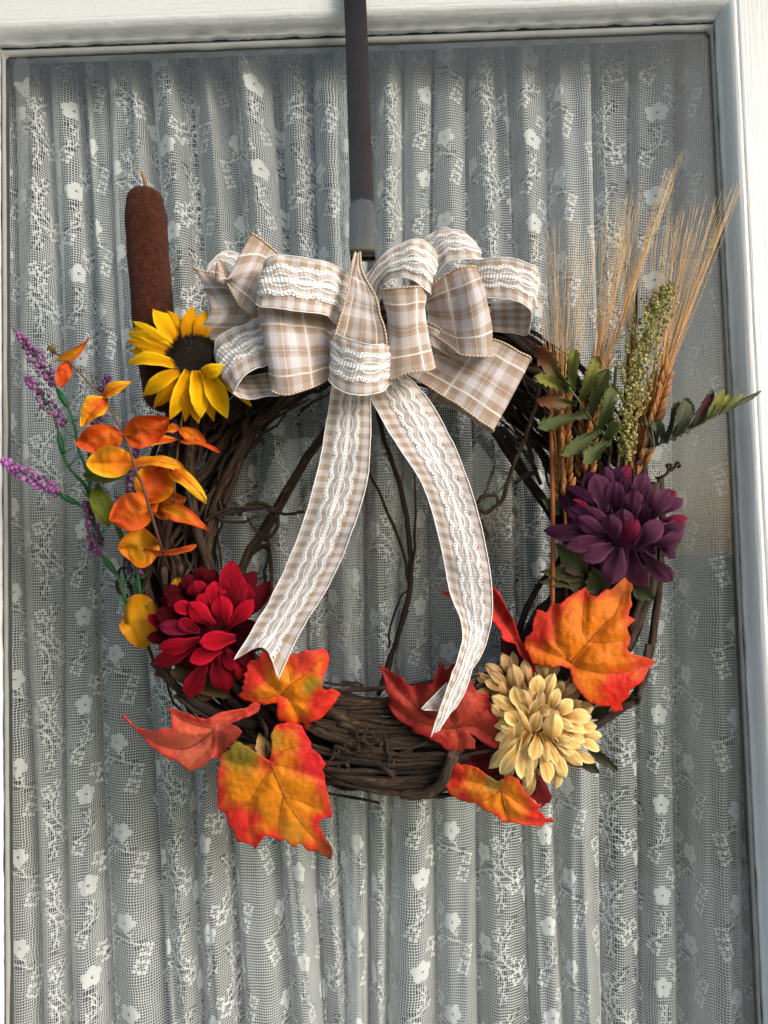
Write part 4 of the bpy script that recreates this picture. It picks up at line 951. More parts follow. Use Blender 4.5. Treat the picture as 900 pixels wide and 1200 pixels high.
# ================================================================ maple leaves
def seg_dist(p, a_, b_):
    ux, uy = b_[0] - a_[0], b_[1] - a_[1]; L2 = ux * ux + uy * uy + 1e-9
    t = max(0, min(1, ((p[0] - a_[0]) * ux + (p[1] - a_[1]) * uy) / L2)); return math.hypot(p[0] - a_[0] - t * ux, p[1] - a_[1] - t * uy)
def inside(p, poly):
    c = False; n = len(poly)
    for i in range(n):
        (x1, y1), (x2, y2) = poly[i], poly[(i + 1) % n]
        if (y1 > p[1]) != (y2 > p[1]) and p[0] < (x2 - x1) * (p[1] - y1) / (y2 - y1) + x1: c = not c
    return c
def maple(label, cr, sc, outline, veins, d0, tilt, dome, c_mid, c_edge, zones=(), edge_w=34, groove=.0022, stem=None, vein_c=None, folds=(), fray=2.4, seed=0, wav=.0016):
    """outline and veins in crop places; tilt = depth gain per 100 photo pixels in x and y"""
    r = random.Random(seed); OUT = []
    for i in range(len(outline)):
        a_, b_ = outline[i], outline[(i + 1) % len(outline)]; L = math.hypot(b_[0] - a_[0], b_[1] - a_[1]) / sc; n = max(1, int(L / 2.6))
        nx, ny = (b_[1] - a_[1]) / (L * sc + 1e-6), -(b_[0] - a_[0]) / (L * sc + 1e-6)
        for k in range(n):
            q = k / n; w = math.sin(q * PI) * (r.random() - .5) * fray * sc * .55
            OUT.append((a_[0] + (b_[0] - a_[0]) * q + nx * w, a_[1] + (b_[1] - a_[1]) * q + ny * w))
    cx = sum(p[0] for p in OUT) / len(OUT); cy = sum(p[1] for p in OUT) / len(OUT)
    VN = [[tuple(q)[:2] for q in catmull([(x, y, 0) for x, y in v], 4)] for v in veins]
    SV = []
    for v in VN:
        L = 0.0; nxt = 10.0; sdv = 1
        for (ax_, ay_), (bx_, by_) in zip(v, v[1:]):
            L += math.hypot(bx_ - ax_, by_ - ay_) / sc
            if L > nxt:
                nxt = L + 7 + 4 * r.random(); an = math.atan2(by_ - ay_, bx_ - ax_) + sdv * (.75 + .25 * r.random()); ln = (12 + 9 * r.random()) * sc; sdv = -sdv
                SV.append(((bx_, by_), (bx_ + math.cos(an) * ln * .5, by_ + math.sin(an) * ln * .5))); an -= sdv * -.2
                SV.append((SV[-1][1], (SV[-1][1][0] + math.cos(an) * ln * .5, SV[-1][1][1] + math.sin(an) * ln * .5)))
    pts = list(OUT); step = 2.3 * sc
    x0, x1 = min(p[0] for p in OUT), max(p[0] for p in OUT); y0, y1 = min(p[1] for p in OUT), max(p[1] for p in OUT)
    yy = y0; row = 0
    edge_d = lambda p: min(seg_dist(p, OUT[i], OUT[(i + 1) % len(OUT)]) for i in range(len(OUT))) / sc
    while yy < y1:
        xx = x0 + (row % 2) * step * .5
        while xx < x1:
            if inside((xx, yy), OUT) and edge_d((xx, yy)) > 1.0: pts.append((xx, yy))
            xx += step
        yy += step * .86; row += 1
    ED = [(i, (i + 1) % len(OUT)) for i in range(len(OUT))]
    res = delaunay_2d_cdt([Vector(p) for p in pts], ED, [], 1, 1e-4)
    vs_, fs_ = res[0], res[2]
    R_ = max(x1 - x0, y1 - y0) / 2
    V, C, U = [], [], []; base = veins[0][0]
    def depth(p):
        dv = min(min(seg_dist(p, v[i], v[i + 1]) for i in range(len(v) - 1)) for v in VN) / sc
        rr = math.hypot(p[0] - cx, p[1] - cy) / R_
        d = d0 + tilt[0] * (p[0] - cx) / sc / 100 + tilt[1] * (p[1] - cy) / sc / 100 + dome * (1 - rr * rr) + groove * (1 - math.exp(-(dv / 7.0) ** 2))
        for (fx, fy, fx2, fy2, a_, w) in folds: d += a_ * math.exp(-(seg_dist(p, (fx, fy), (fx2, fy2)) / sc / w) ** 2)
        d += wav * mnoise.noise(Vector((p[0] / sc / 22, p[1] / sc / 22, seed))) * 1.5 + .0009 * mnoise.noise(Vector((p[0] / sc / 6, p[1] / sc / 6, seed)))
        return d, dv
    for p in vs_:
        d, dv = depth(p); e = edge_d(p); V.append(P(*cr(p[0], p[1]), d))
        nz = mnoise.noise(Vector((p[0] / sc / 14, p[1] / sc / 14, seed + 9))) * .35
        c = mixc(c_edge, c_mid, sm(0, 1, e / edge_w + nz))
        for (zx, zy, zr, zc) in zones:
            c = mixc(c, zc, sm(1.0, .35, math.hypot(p[0] - zx, p[1] - zy) / zr + nz * .6))
        c = mixc(c, tuple(x * .55 for x in c), .5 * math.exp(-(dv / 1.2) ** 2))
        if SV: c = mixc(c, tuple(x * .5 for x in c), .20 * math.exp(-(min(seg_dist(p, a_, b_) for a_, b_ in SV) / sc / 1.1) ** 2))
        k = 1 + .07 * mnoise.noise(Vector((p[0] / sc / 5, p[1] / sc / 5, 3)))
        C.append(tuple(min(1, x * k) for x in c)); U.append((p[0] / sc * .02, p[1] / sc * .02, seed))
    Fc = [tuple(f) for f in fs_]
    # wind the faces towards the viewer
    Fc = [f if (V[f[1]] - V[f[0]]).cross(V[f[2]] - V[f[0]]).dot(CAM - V[f[0]]) > 0 else f[::-1] for f in Fc]
    rt = empty('maple_leaf', P(*cr(*base), d0), label, 'leaf', 'fabric maple leaves')
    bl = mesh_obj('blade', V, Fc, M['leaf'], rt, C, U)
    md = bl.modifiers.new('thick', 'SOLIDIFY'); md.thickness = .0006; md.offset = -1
    vc = vein_c or tuple(x * .42 for x in c_mid)
    for i, v in enumerate(VN):
        pp = [P(*cr(*q), depth(q)[0] + .0002) for q in v]
        if len(pp) > 2: tube('vein', pp, lambda q, k=i: (.00060 if k == 0 else .00036) * (1 - .85 * q), M['plain'], bl, 5, vc, vc)
    if stem: tube('stem', path(cr, stem, 5), .0014, M['plain'], rt, 6, lin(74, 54, 32), lin(60, 42, 28))
    return rt
OR, RDE = lin(214, 122, 14), lin(200, 44, 30)
maple('large orange maple leaf with red edges hanging lowest beneath the wreath', crop(240, 840, 5.625), 5.625,
      [(430, 290), (440, 200), (435, 110), (470, 55), (540, 35), (610, 45), (640, 60), (675, 130), (700, 165), (705, 210), (750, 245), (800, 310), (770, 350), (790, 385), (795, 450), (815, 510), (840, 660), (790, 665), (765, 680), (745, 720), (775, 750), (785, 790), (830, 850), (843, 900), (835, 945), (790, 920), (740, 885), (680, 885), (630, 830), (590, 865), (560, 840), (530, 810), (490, 820), (440, 790), (400, 785), (370, 820), (335, 880), (310, 845), (270, 835), (240, 825), (215, 825), (185, 740), (150, 715), (140, 640), (85, 605), (80, 560), (88, 490), (75, 420), (95, 330), (97, 260), (165, 215), (195, 155), (250, 180), (300, 215), (360, 250), (400, 275)],
      [[(435, 300), (490, 440), (560, 590), (640, 700), (740, 820), (835, 935)], [(440, 335), (350, 480), (300, 570), (295, 700), (335, 860)], [(442, 292), (520, 225), (690, 172)], [(445, 315), (560, 332), (790, 415)], [(438, 325), (300, 322), (105, 270)], [(520, 525), (500, 620), (490, 800)], [(520, 530), (620, 550), (820, 640)], [(300, 570), (140, 630)]],
      .092, (-.004, -.014), .008, lin(214, 128, 16), lin(206, 40, 36), [(740, 260, 230, lin(206, 36, 38)), (230, 700, 190, lin(206, 44, 34)), (240, 230, 190, lin(138, 120, 36)), (450, 160, 110, lin(170, 120, 24)), (820, 880, 130, lin(132, 58, 26)), (600, 760, 130, lin(206, 134, 34))], edge_w=20, stem=[(436, 300, .096), (405, 200, .098), (410, 100, .096), (370, 0, .085)], seed=1)
maple('bright red and orange maple leaf with an olive patch under the notched ribbon tail', crop(270, 750, 6.43), 6.43,
      [(350, 470), (290, 480), (240, 487), (190, 475), (160, 470), (110, 455), (55, 415), (95, 385), (80, 355), (105, 335), (90, 315), (115, 285), (95, 255), (130, 235), (120, 195), (150, 155), (210, 150), (230, 100), (270, 85), (330, 150), (400, 130), (470, 110), (520, 105), (560, 70), (620, 85), (690, 65), (730, 90), (745, 140), (730, 210), (700, 270), (690, 340), (705, 380), (770, 370), (830, 400), (800, 450), (770, 490), (740, 530), (710, 570), (670, 600), (600, 620), (580, 680), (520, 680), (515, 630), (450, 645), (420, 620), (370, 615), (350, 570), (355, 500)],
      [[(385, 415), (470, 330), (590, 240), (715, 100)], [(385, 410), (270, 300), (165, 170)], [(390, 415), (520, 465), (660, 450), (815, 400)], [(440, 440), (500, 540), (550, 670)], [(465, 330), (430, 180)], [(385, 412), (240, 440), (110, 430)]],
      .096, (.002, -.010), .008, lin(226, 128, 10), lin(222, 48, 34), [(170, 270, 190, lin(226, 56, 42)), (560, 150, 170, lin(218, 70, 50)), (620, 360, 120, lin(150, 130, 34)), (690, 480, 170, lin(216, 46, 30)), (240, 400, 80, lin(232, 130, 30)), (330, 300, 90, lin(228, 132, 10))], edge_w=16, groove=.004, seed=2, wav=.003)
maple('salmon red maple leaf curled sideways at the lower left of the wreath', crop(130, 810, 4.737), 4.737,
      [(830, 75), (820, 110), (770, 140), (720, 155), (660, 180), (700, 195), (728, 225), (700, 265), (660, 310), (600, 365), (560, 370), (510, 420), (430, 445), (410, 420), (375, 395), (300, 365), (240, 320), (180, 260), (130, 205), (55, 135), (70, 130), (140, 200), (185, 215), (245, 230), (270, 205), (335, 210), (335, 130), (315, 90), (400, 115), (470, 145), (530, 155), (600, 120), (680, 105), (750, 95), (800, 60)],
      [[(575, 215), (480, 290), (400, 320), (300, 305), (180, 245)], [(575, 220), (565, 300), (500, 370), (425, 435)], [(565, 205), (430, 175), (325, 105)], [(570, 212), (700, 145), (820, 85)], [(590, 225), (600, 280), (595, 350)]],
      .088, (.010, -.012), .008, lin(212, 96, 68), lin(206, 66, 54), [(660, 250, 130, lin(150, 54, 40)), (460, 340, 120, lin(222, 112, 84))], edge_w=12, groove=.005, folds=[(575, 215, 200, 235, .006, 14)], seed=3, vein_c=lin(120, 46, 36))
maple('brick red maple leaf lying over the bottom of the wreath beneath the twisted tail', crop(430, 760, 5.0), 5.0,
      [(70, 90), (110, 115), (160, 150), (205, 165), (240, 215), (270, 225), (290, 205), (350, 215), (385, 205), (405, 140), (430, 75), (465, 130), (505, 85), (560, 110), (600, 160), (620, 205), (640, 250), (715, 270), (740, 370), (790, 450), (830, 510), (825, 550), (800, 600), (740, 585), (690, 560), (600, 490), (635, 540), (635, 590), (570, 590), (550, 615), (520, 628), (470, 600), (430, 560), (380, 540), (330, 510), (275, 490), (260, 460), (200, 430), (150, 380), (120, 320), (140, 315), (110, 240), (100, 180)],
      [[(525, 465), (345, 385), (220, 270), (80, 105)], [(525, 465), (460, 340), (430, 90)], [(525, 465), (620, 400), (710, 285)], [(530, 460), (640, 455), (810, 560)], [(525, 470), (545, 550), (525, 620)], [(520, 470), (440, 460), (280, 420), (130, 322)], [(340, 385), (300, 300), (290, 215)]],
      .0955, (.004, -.012), .007, lin(176, 62, 42), lin(150, 26, 28), [(180, 200, 120, lin(156, 34, 32)), (430, 150, 100, lin(140, 18, 22)), (600, 560, 120, lin(180, 66, 48)), (600, 300, 110, lin(186, 74, 56))], edge_w=16, groove=.0045, folds=[(345, 385, 290, 215, -.004, 9)], seed=4, vein_c=lin(110, 36, 26))
maple('big orange maple leaf with red edges above the cream flower', crop(600, 660, 5.0), 5.0,
      [(290, 600), (230, 610), (120, 590), (100, 540), (70, 480), (80, 435), (120, 400), (125, 340), (145, 270), (200, 290), (230, 235), (285, 235), (340, 190), (430, 140), (455, 185), (500, 195), (545, 155), (580, 155), (630, 110), (690, 60), (705, 100), (705, 150), (695, 180), (705, 240), (680, 305), (722, 330), (675, 380), (695, 440), (675, 500), (700, 530), (760, 545), (848, 575), (800, 620), (775, 680), (740, 710), (690, 745), (685, 785), (640, 820), (648, 860), (610, 873), (580, 870), (580, 835), (520, 840), (455, 815), (400, 760), (350, 690), (340, 620)],
      [[(345, 580), (450, 460), (540, 360), (610, 290), (690, 80)], [(450, 457), (530, 465), (680, 450)], [(345, 575), (260, 450), (240, 250)], [(348, 582), (430, 625), (640, 640), (830, 582)], [(345, 575), (220, 520), (85, 470)], [(450, 457), (415, 380), (430, 160)]],
      .090, (-.002, .008), .010, lin(220, 118, 12), lin(204, 62, 22), [(150, 380, 170, lin(196, 44, 28)), (260, 250, 120, lin(204, 58, 26)), (650, 760, 210, lin(214, 42, 22)), (780, 590, 110, lin(204, 66, 34)), (660, 140, 130, lin(186, 90, 20)), (430, 190, 70, lin(206, 60, 26))], edge_w=10, groove=.0035, folds=[(345, 580, 690, 80, -.003, 16)], seed=5)
maple('orange maple leaf with a red tip beneath the cream flower', crop(510, 870, 4.09), 4.09,
      [(300, 190), (250, 160), (200, 120), (150, 105), (125, 110), (105, 92), (65, 150), (45, 205), (65, 245), (110, 275), (160, 290), (190, 288), (230, 320), (300, 355), (320, 380), (370, 385), (420, 395), (515, 403), (525, 385), (570, 385), (560, 362), (530, 365), (520, 345), (490, 325), (510, 300), (480, 290), (450, 255), (420, 230), (400, 170), (350, 160)],
      [[(318, 228), (340, 320), (400, 370), (550, 382)], [(318, 226), (230, 280), (120, 278)], [(318, 224), (200, 190), (75, 165)], [(320, 230), (420, 300), (490, 345)], [(322, 235), (325, 300), (350, 372)]],
      .088, (.002, -.014), .008, lin(216, 124, 22), lin(206, 66, 26), [(80, 170, 100, lin(206, 48, 34)), (500, 340, 110, lin(220, 52, 36)), (280, 190, 70, lin(140, 112, 44)), (130, 270, 60, lin(196, 50, 34))], edge_w=10, groove=.004, seed=6)
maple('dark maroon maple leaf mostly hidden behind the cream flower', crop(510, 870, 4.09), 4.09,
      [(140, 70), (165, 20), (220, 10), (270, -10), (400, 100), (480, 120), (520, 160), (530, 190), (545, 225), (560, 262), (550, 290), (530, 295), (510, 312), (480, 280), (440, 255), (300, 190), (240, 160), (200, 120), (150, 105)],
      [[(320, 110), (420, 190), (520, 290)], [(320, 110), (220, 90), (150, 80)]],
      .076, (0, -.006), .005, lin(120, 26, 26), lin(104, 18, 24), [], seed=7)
maple('narrow scarlet maple leaf seen on edge behind the twisted ribbon tail', crop(500, 670, 6.43), 6.43,
      [(120, 148), (180, 148), (300, 110), (430, 85), (495, 115), (540, 145), (570, 200), (600, 270), (650, 350), (665, 400), (700, 500), (740, 570), (790, 660), (850, 785), (780, 740), (755, 690), (700, 620), (680, 570), (665, 540), (610, 530), (570, 515), (560, 450), (500, 375), (400, 280), (300, 220), (180, 182), (115, 172)],
      [[(835, 770), (720, 580), (600, 400), (480, 200), (400, 150), (140, 160)]],
      .084, (.012, .010), .004, lin(196, 48, 32), lin(206, 38, 30), [(640, 330, 90, lin(140, 26, 22)), (560, 240, 90, lin(164, 36, 28))], edge_w=12, seed=8, folds=[(835, 770, 480, 200, -.004, 8)])
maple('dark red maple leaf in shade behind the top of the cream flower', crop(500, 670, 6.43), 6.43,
      [(550, 500), (640, 520), (700, 590), (720, 680), (640, 700), (560, 600)], [[(700, 690), (620, 580), (560, 510)]], .070, (0, 0), .003, lin(90, 14, 18), lin(80, 10, 14), [], seed=9)  # shaded part of the scarlet leaf; the shade is in its dark red
# small curled yellowed leaf base by the big leaf
sb_ = empty('curled_leaf', P(300, 880, .09), 'small curled yellow brown leaf scrap beside the large hanging maple leaf', 'leaf')
cl_ = crop(240, 840, 5.625)
blade('blade', sb_, P(*cl_(400, 265), .096), P(*cl_(355, 100), .098), .007, M['leaf'], 'leaf', bend=.1, cup=.5, c0=lin(170, 130, 90), c1=lin(176, 142, 84), saw=.3, sawn=4, nt=16)
blade('blade', sb_, P(*cl_(400, 260), .097), P(*cl_(265, 185), .098), .006, M['leaf'], 'leaf', bend=.1, cup=.4, c0=lin(186, 150, 110), c1=lin(150, 90, 60), saw=.3, sawn=4, nt=16)
for pts in ([(240, 845, .085), (294, 872, .09), (290, 866, .09)], [(292, 838, .08), (294, 855, .085), (291, 868, .088)]): pass

# ================================================================ orange leaf sprays
cB, cc_ = crop(50, 380, 4.286), crop(80, 520, 5.0)
O1, O2, Y1, Y2 = lin(178, 52, 6), lin(200, 72, 14), lin(220, 148, 8), lin(236, 176, 24)
def leafset(root, L):
    for i, (cr, s_, bx, by, tx, ty, w, db, dt, ca, cb, ce, ex) in enumerate(L):
        blade('leaf', root, P(*cr(bx, by), db), P(*cr(tx, ty), dt), w / s_ * PXM * 1.03, M['leaf'], ex.get('shape', 'oval'), bend=ex.get('bend', .08), cup=ex.get('cup', .2), roll=ex.get('roll', 0), curl=ex.get('curl', 0),
              c0=ca, c1=cb, ce=ce, nt=22, nu=10, wave=ex.get('wave', .34), crin=.26, fold=ex.get('fold', .06), mid=tuple(x * .80 for x in ca) if ex.get('mid', 1) else None, seed=i)
s1_ = empty('orange_leaf_spray', P(190, 690, .08), 'tall spray of orange and yellow round leaves on an arching brown stem', 'leaf spray')
tube('stem', catmull([P(*cB(75, 150), .085), P(*cB(130, 185), .088), P(*cB(290, 360), .095), P(*cB(325, 405), .098), P(*cB(400, 540), .103), P(*cB(430, 610), .112), P(*cB(470, 740), .120), P(*cc_(430, 230), .124), P(*cc_(465, 340), .124), P(*cc_(540, 590), .114), P(*cc_(590, 740), .085)], 5), lambda q: .0008 + .0006 * q, M['plain'], s1_, 7, lin(120, 84, 64), lin(66, 40, 30))
leafset(s1_, [
    (cB, 4.286, 130, 190, 80, 316, 36, .088, .090, O2, lin(206, 84, 30), None, {}),
    (cB, 4.286, 58, 185, 234, 66, 26, .090, .092, Y2, O2, O2, dict(roll=.7, bend=.12)),
    (cB, 4.286, 70, 148, 22, 102, 16, .086, .086, lin(110, 84, 40), lin(120, 96, 44), None, dict(shape='leaf', cup=-.6)),
    (cB, 4.286, 300, 372, 458, 292, 30, .096, .102, O2, Y2, Y2, dict(roll=-.5, bend=.15)),
    (cB, 4.286, 330, 372, 200, 520, 54, .097, .104, O2, Y1, Y2, dict(roll=.5, bend=.12, fold=.25)),
    (cB, 4.286, 412, 568, 172, 590, 72, .103, .108, lin(206, 96, 14), O1, lin(204, 80, 16), dict(bend=.06)),
    (cB, 4.286, 414, 566, 640, 478, 76, .103, .108, lin(204, 92, 14), O1, lin(200, 72, 14), dict(bend=.06, roll=.15)),
    (cc_, 5.0, 470, 345, 545, 108, 108, .104, .104, lin(200, 84, 12), lin(186, 70, 10), lin(224, 150, 14), dict(cup=.45, bend=-.06)),
    (cB, 4.286, 466, 690, 222, 692, 76, .106, .112, lin(222, 110, 14), lin(228, 158, 16), lin(236, 172, 30), dict(bend=.08)),
    (cB, 4.286, 458, 705, 714, 726, 36, .108, .110, lin(222, 110, 20), lin(222, 160, 20), Y1, dict(roll=-.6, bend=.16)),
    (cc_, 5.0, 545, 585, 300, 610, 108, .100, .106, lin(196, 132, 14), lin(206, 140, 16), lin(208, 108, 18), dict(cup=.3, bend=.05, roll=-.2)),
    (cc_, 5.0, 590, 150, 812, 338, 44, .108, .118, O2, lin(240, 176, 24), Y2, dict(bend=.22, roll=-.3, cup=-.3)),
    (cc_, 5.0, 500, 350, 244, 450, 106, .107, .114, lin(210, 106, 14), lin(206, 70, 18), lin(214, 88, 22), dict(bend=.08, cup=-.15)),
    (cc_, 5.0, 470, 410, 528, 330, 22, .110, .114, O2, lin(224, 110, 30), None, dict(roll=.9)),
    (cc_, 5.0, 440, 618, 752, 592, 32, .104, .110, lin(196, 80, 24), lin(212, 84, 30), lin(224, 100, 40), dict(roll=.9, bend=.10))])
s2_ = empty('orange_leaf_spray', P(210, 690, .075), 'short spray of orange leaves on a thin stem rising to the sunflower', 'leaf spray')
tube('stem', catmull([P(*cB(737, 335), .098), P(*cB(705, 450), .092), P(*cB(690, 540), .090), P(*cB(672, 690), .09), P(*cc_(622, 220), .09), P(*cc_(620, 350), .09), P(*cc_(588, 480), .088), P(*cc_(560, 720), .08)], 5), lambda q: .0009 + .0007 * q, M['plain'], s2_, 7, lin(90, 66, 50), lin(60, 38, 28))
leafset(s2_, [
    (cB, 4.286, 737, 350, 737, 282, 15, .098, .098, lin(90, 86, 44), lin(110, 104, 60), None, dict(shape='leaf', cup=-.6)),
    (cB, 4.286, 690, 520, 580, 545, 24, .090, .092, O2, Y1, Y1, dict(roll=.6)),
    (cB, 4.286, 690, 585, 470, 622, 26, .092, .098, O2, lin(208, 92, 20), Y1, dict(roll=.7, bend=.14)),
    (cB, 4.286, 690, 525, 826, 608, 36, .092, .096, lin(222, 120, 16), lin(216, 116, 20), O2, dict(roll=-.2)),
    (cB, 4.286, 688, 590, 890, 645, 22, .094, .102, lin(216, 110, 20), lin(208, 76, 22), lin(200, 60, 20), dict(roll=-.8, bend=.10)),
    (cc_, 5.0, 500, 390, 690, 320, 78, .088, .090, lin(150, 74, 12), lin(170, 84, 14), lin(196, 110, 16), dict(bend=.05, cup=.3)),  # leaf at the back, its shade put into a darker orange
    (cc_, 5.0, 545, 378, 834, 520, 50, .100, .108, lin(210, 130, 20), lin(208, 84, 24), lin(206, 70, 26), dict(roll=-.35, bend=.14, shape='leaf'))])
# loose round yellow leaf and olive leaves
yl = empty('round_leaf', P(*cE(235, 385), .07), 'round golden yellow leaf tucked behind the crimson flower', 'leaf')
leafset(yl, [(cE, 4.286, 290, 370, 92, 388, 135, .072, .078, lin(186, 128, 10), lin(196, 138, 12), lin(176, 114, 8), dict(bend=.05, cup=.1)), (cE, 4.286, 390, 230, 380, 155, 40, .07, .07, lin(180, 118, 10), lin(190, 128, 10), None, {})])
og = empty('olive_leaf_stem', P(*cc_(290, 540), .07), 'green stem with two olive green leaves under the orange spray', 'leaf spray')
tube('stem', catmull([P(*cc_(165, 240), .08), P(*cc_(215, 330), .082), P(*cc_(255, 410), .08), P(*cc_(330, 600), .07), P(*cc_(360, 760), .065)], 5), .0024, M['plain'], og, 7, lin(54, 84, 36), lin(40, 62, 28))
leafset(og, [(cc_, 5.0, 92, 180, 330, 186, 42, .086, .090, lin(84, 96, 24), lin(102, 112, 34), None, dict(roll=.2)), (cc_, 5.0, 165, 262, 238, 490, 58, .082, .088, lin(96, 106, 28), lin(104, 112, 32), None, dict(fold=.2))])

# ================================================================ purple heather sprigs
cD = crop(0, 370, 3.635)
def ico():
    t = (1 + 5 ** .5) / 2
    v = [Vector(p).normalized() for p in [(-1, t, 0), (1, t, 0), (-1, -t, 0), (1, -t, 0), (0, -1, t), (0, 1, t), (0, -1, -t), (0, 1, -t), (t, 0, -1), (t, 0, 1), (-t, 0, -1), (-t, 0, 1)]]
    f = [(0, 11, 5), (0, 5, 1), (0, 1, 7), (0, 7, 10), (0, 10, 11), (1, 5, 9), (5, 11, 4), (11, 10, 2), (10, 7, 6), (7, 1, 8), (3, 9, 4), (3, 4, 2), (3, 2, 6), (3, 6, 8), (3, 8, 9), (4, 9, 5), (2, 4, 11), (6, 2, 10), (8, 6, 7), (9, 8, 1)]
    cache, nf = {}, []
    def md(a_, b_):
        k = (min(a_, b_), max(a_, b_))
        if k not in cache: v.append(((v[a_] + v[b_]) / 2).normalized()); cache[k] = len(v) - 1
        return cache[k]
    for a_, b_, c in f:
        x, y, z = md(a_, b_), md(b_, c), md(c, a_); nf += [(a_, x, z), (b_, y, x), (c, z, y), (x, y, z)]
    return v, nf
IV, IF = ico()
def heather(label, tip, base, stem, n, spread, d, cols_, seed, taper=.35, size=.0019):
    r = random.Random(seed); rt = empty('heather_sprig', P(*stem[-1][:2], d), label, 'flower sprig', 'purple heather sprigs')
    a_, b_ = P(*tip, d + .006), P(*base, d); ax = (b_ - a_); vw = (CAM - a_).normalized(); s_ = ax.cross(vw).normalized(); nn = s_.cross(ax).normalized()
    V, Fc, C, U = [], [], [], []
    for i in range(n):
        q = (i + r.random()) / n; rad = spread * (taper + (1 - taper) * min(1, q * 2.2)) * (1.0 if q < .85 else .6); t = i * 2.4 + r.random(); k = math.sqrt(r.random()) * .8 + .2
        p = a_ + ax * q + (s_ * math.cos(t) + nn * math.sin(t)) * rad * k; z = size * (.55 + .7 * r.random()); o_ = len(V); c = mixc(cols_[0], cols_[1], r.random())
        el = (1, 1, 1 + .3 * r.random())
        V += [p + Vector((x.x * z * el[0], x.y * z, x.z * z * el[2])) for x in IV]; Fc += [tuple(o_ + j for j in f) for f in IF]; C += [c] * len(IV); U += [(0, 0, 0)] * len(IV)
    bo = mesh_obj('buds', V, Fc, M['bud'], rt, C, U); bo['kind'] = 'stuff'
    pts = [a_.lerp(b_, .15), a_.lerp(b_, .6)] + [P(x, y, d + e) for x, y, e in stem]
    tube('stem', catmull(pts, 5), lambda q: .0007 + .0010 * q, M['plain'], rt, 6, lin(52, 96, 54), lin(30, 70, 36))
    x0, y0 = stem[0][:2]; x1, y1 = stem[1][:2]
    tube('sheath', catmull([P(x0, y0, d), P((x0 + x1) / 2, (y0 + y1) / 2, d), P(x1, y1, d)], 4), lambda q: .0030 * (.35 + .65 * math.sin(PI * min(1, .12 + q * .8))), M['plain'], rt, 8, lin(34, 92, 48), lin(24, 66, 34))
    for k in range(len(stem) - 1):
        for sd in (-1, 1):
            if r.random() < .25: continue
            b2 = Vector(stem[k][:2]).lerp(Vector(stem[k + 1][:2]), .5 + .4 * r.random()); t2 = b2 + Vector((sd * (10 + 6 * r.random()), -6 - 12 * r.random()))
            tube('leaflet', catmull([P(b2.x, b2.y, d), P((b2.x + t2.x) / 2, (b2.y + t2.y) / 2 + 2.5, d + .002), P(t2.x, t2.y, d + .004)], 4), lambda q: .0010 * (1 - .75 * q), M['plain'], rt, 5, lin(40, 100, 54), lin(56, 122, 70))
    return rt
hp = (lin(74, 34, 76), lin(142, 84, 138)); hd = (lin(56, 28, 58), lin(104, 60, 102))
sd_ = lambda L, e=0: [(*cD(x, y), z) for x, y, z in L]
heather('purple heather sprig reaching highest beside the topmost small orange leaf', cD(70, 62), cD(235, 300), sd_([(245, 315, 0), (290, 390, 0), (320, 480, 0), (335, 570, 0), (375, 680, 0), (400, 900, -.005)]), 70, .0062, .074, hp, 1)
heather('purple heather sprig drooping just below the highest sprig', cD(108, 258), cD(275, 465), sd_([(250, 500, 0), (268, 590, 0), (300, 655, 0), (360, 720, 0), (388, 785, -.004)]), 46, .0062, .070, hp, 2)
heather('purple heather sprig pointing out to the door edge', cD(5, 615), cD(250, 755), sd_([(258, 765, 0), (330, 800, 0), (380, 850, 0), (440, 960, -.004)]), 76, .0062, .082, (lin(96, 44, 98), lin(160, 96, 158)), 3)
heather('purple heather sprig lowest on the side over the green stems', cD(362, 790), cD(420, 1020), sd_([(440, 1030, 0), (495, 1100, 0), (525, 1180, 0), (545, 1260, -.004)]), 62, .0055, .080, hd, 4)
heather('purple heather sprig peeking above the yellow and orange leaf pair', cD(460, 258), cD(400, 470), sd_([(392, 500, 0), (380, 600, 0), (385, 720, -.004)]), 46, .0050, .068, hd, 5)
heather('purple heather sprig half hidden among the orange leaves', (160, 525), (150, 585), [(150, 600, 0), (158, 650, 0), (165, 700, 0)], 40, .0050, .076, hp, 6)
heather('faint purple heather sprig at the stem ends above the yellow leaf', (146, 645), (168, 678), [(160, 680, 0), (162, 700, 0), (164, 720, 0)], 26, .0075, .068, hd, 7)
heather('purple heather sprig squeezed between sunflower and orange leaves', (204, 490), (200, 520), [(200, 530, 0), (198, 570, 0), (196, 600, 0)], 20, .0050, .074, hd, 8)

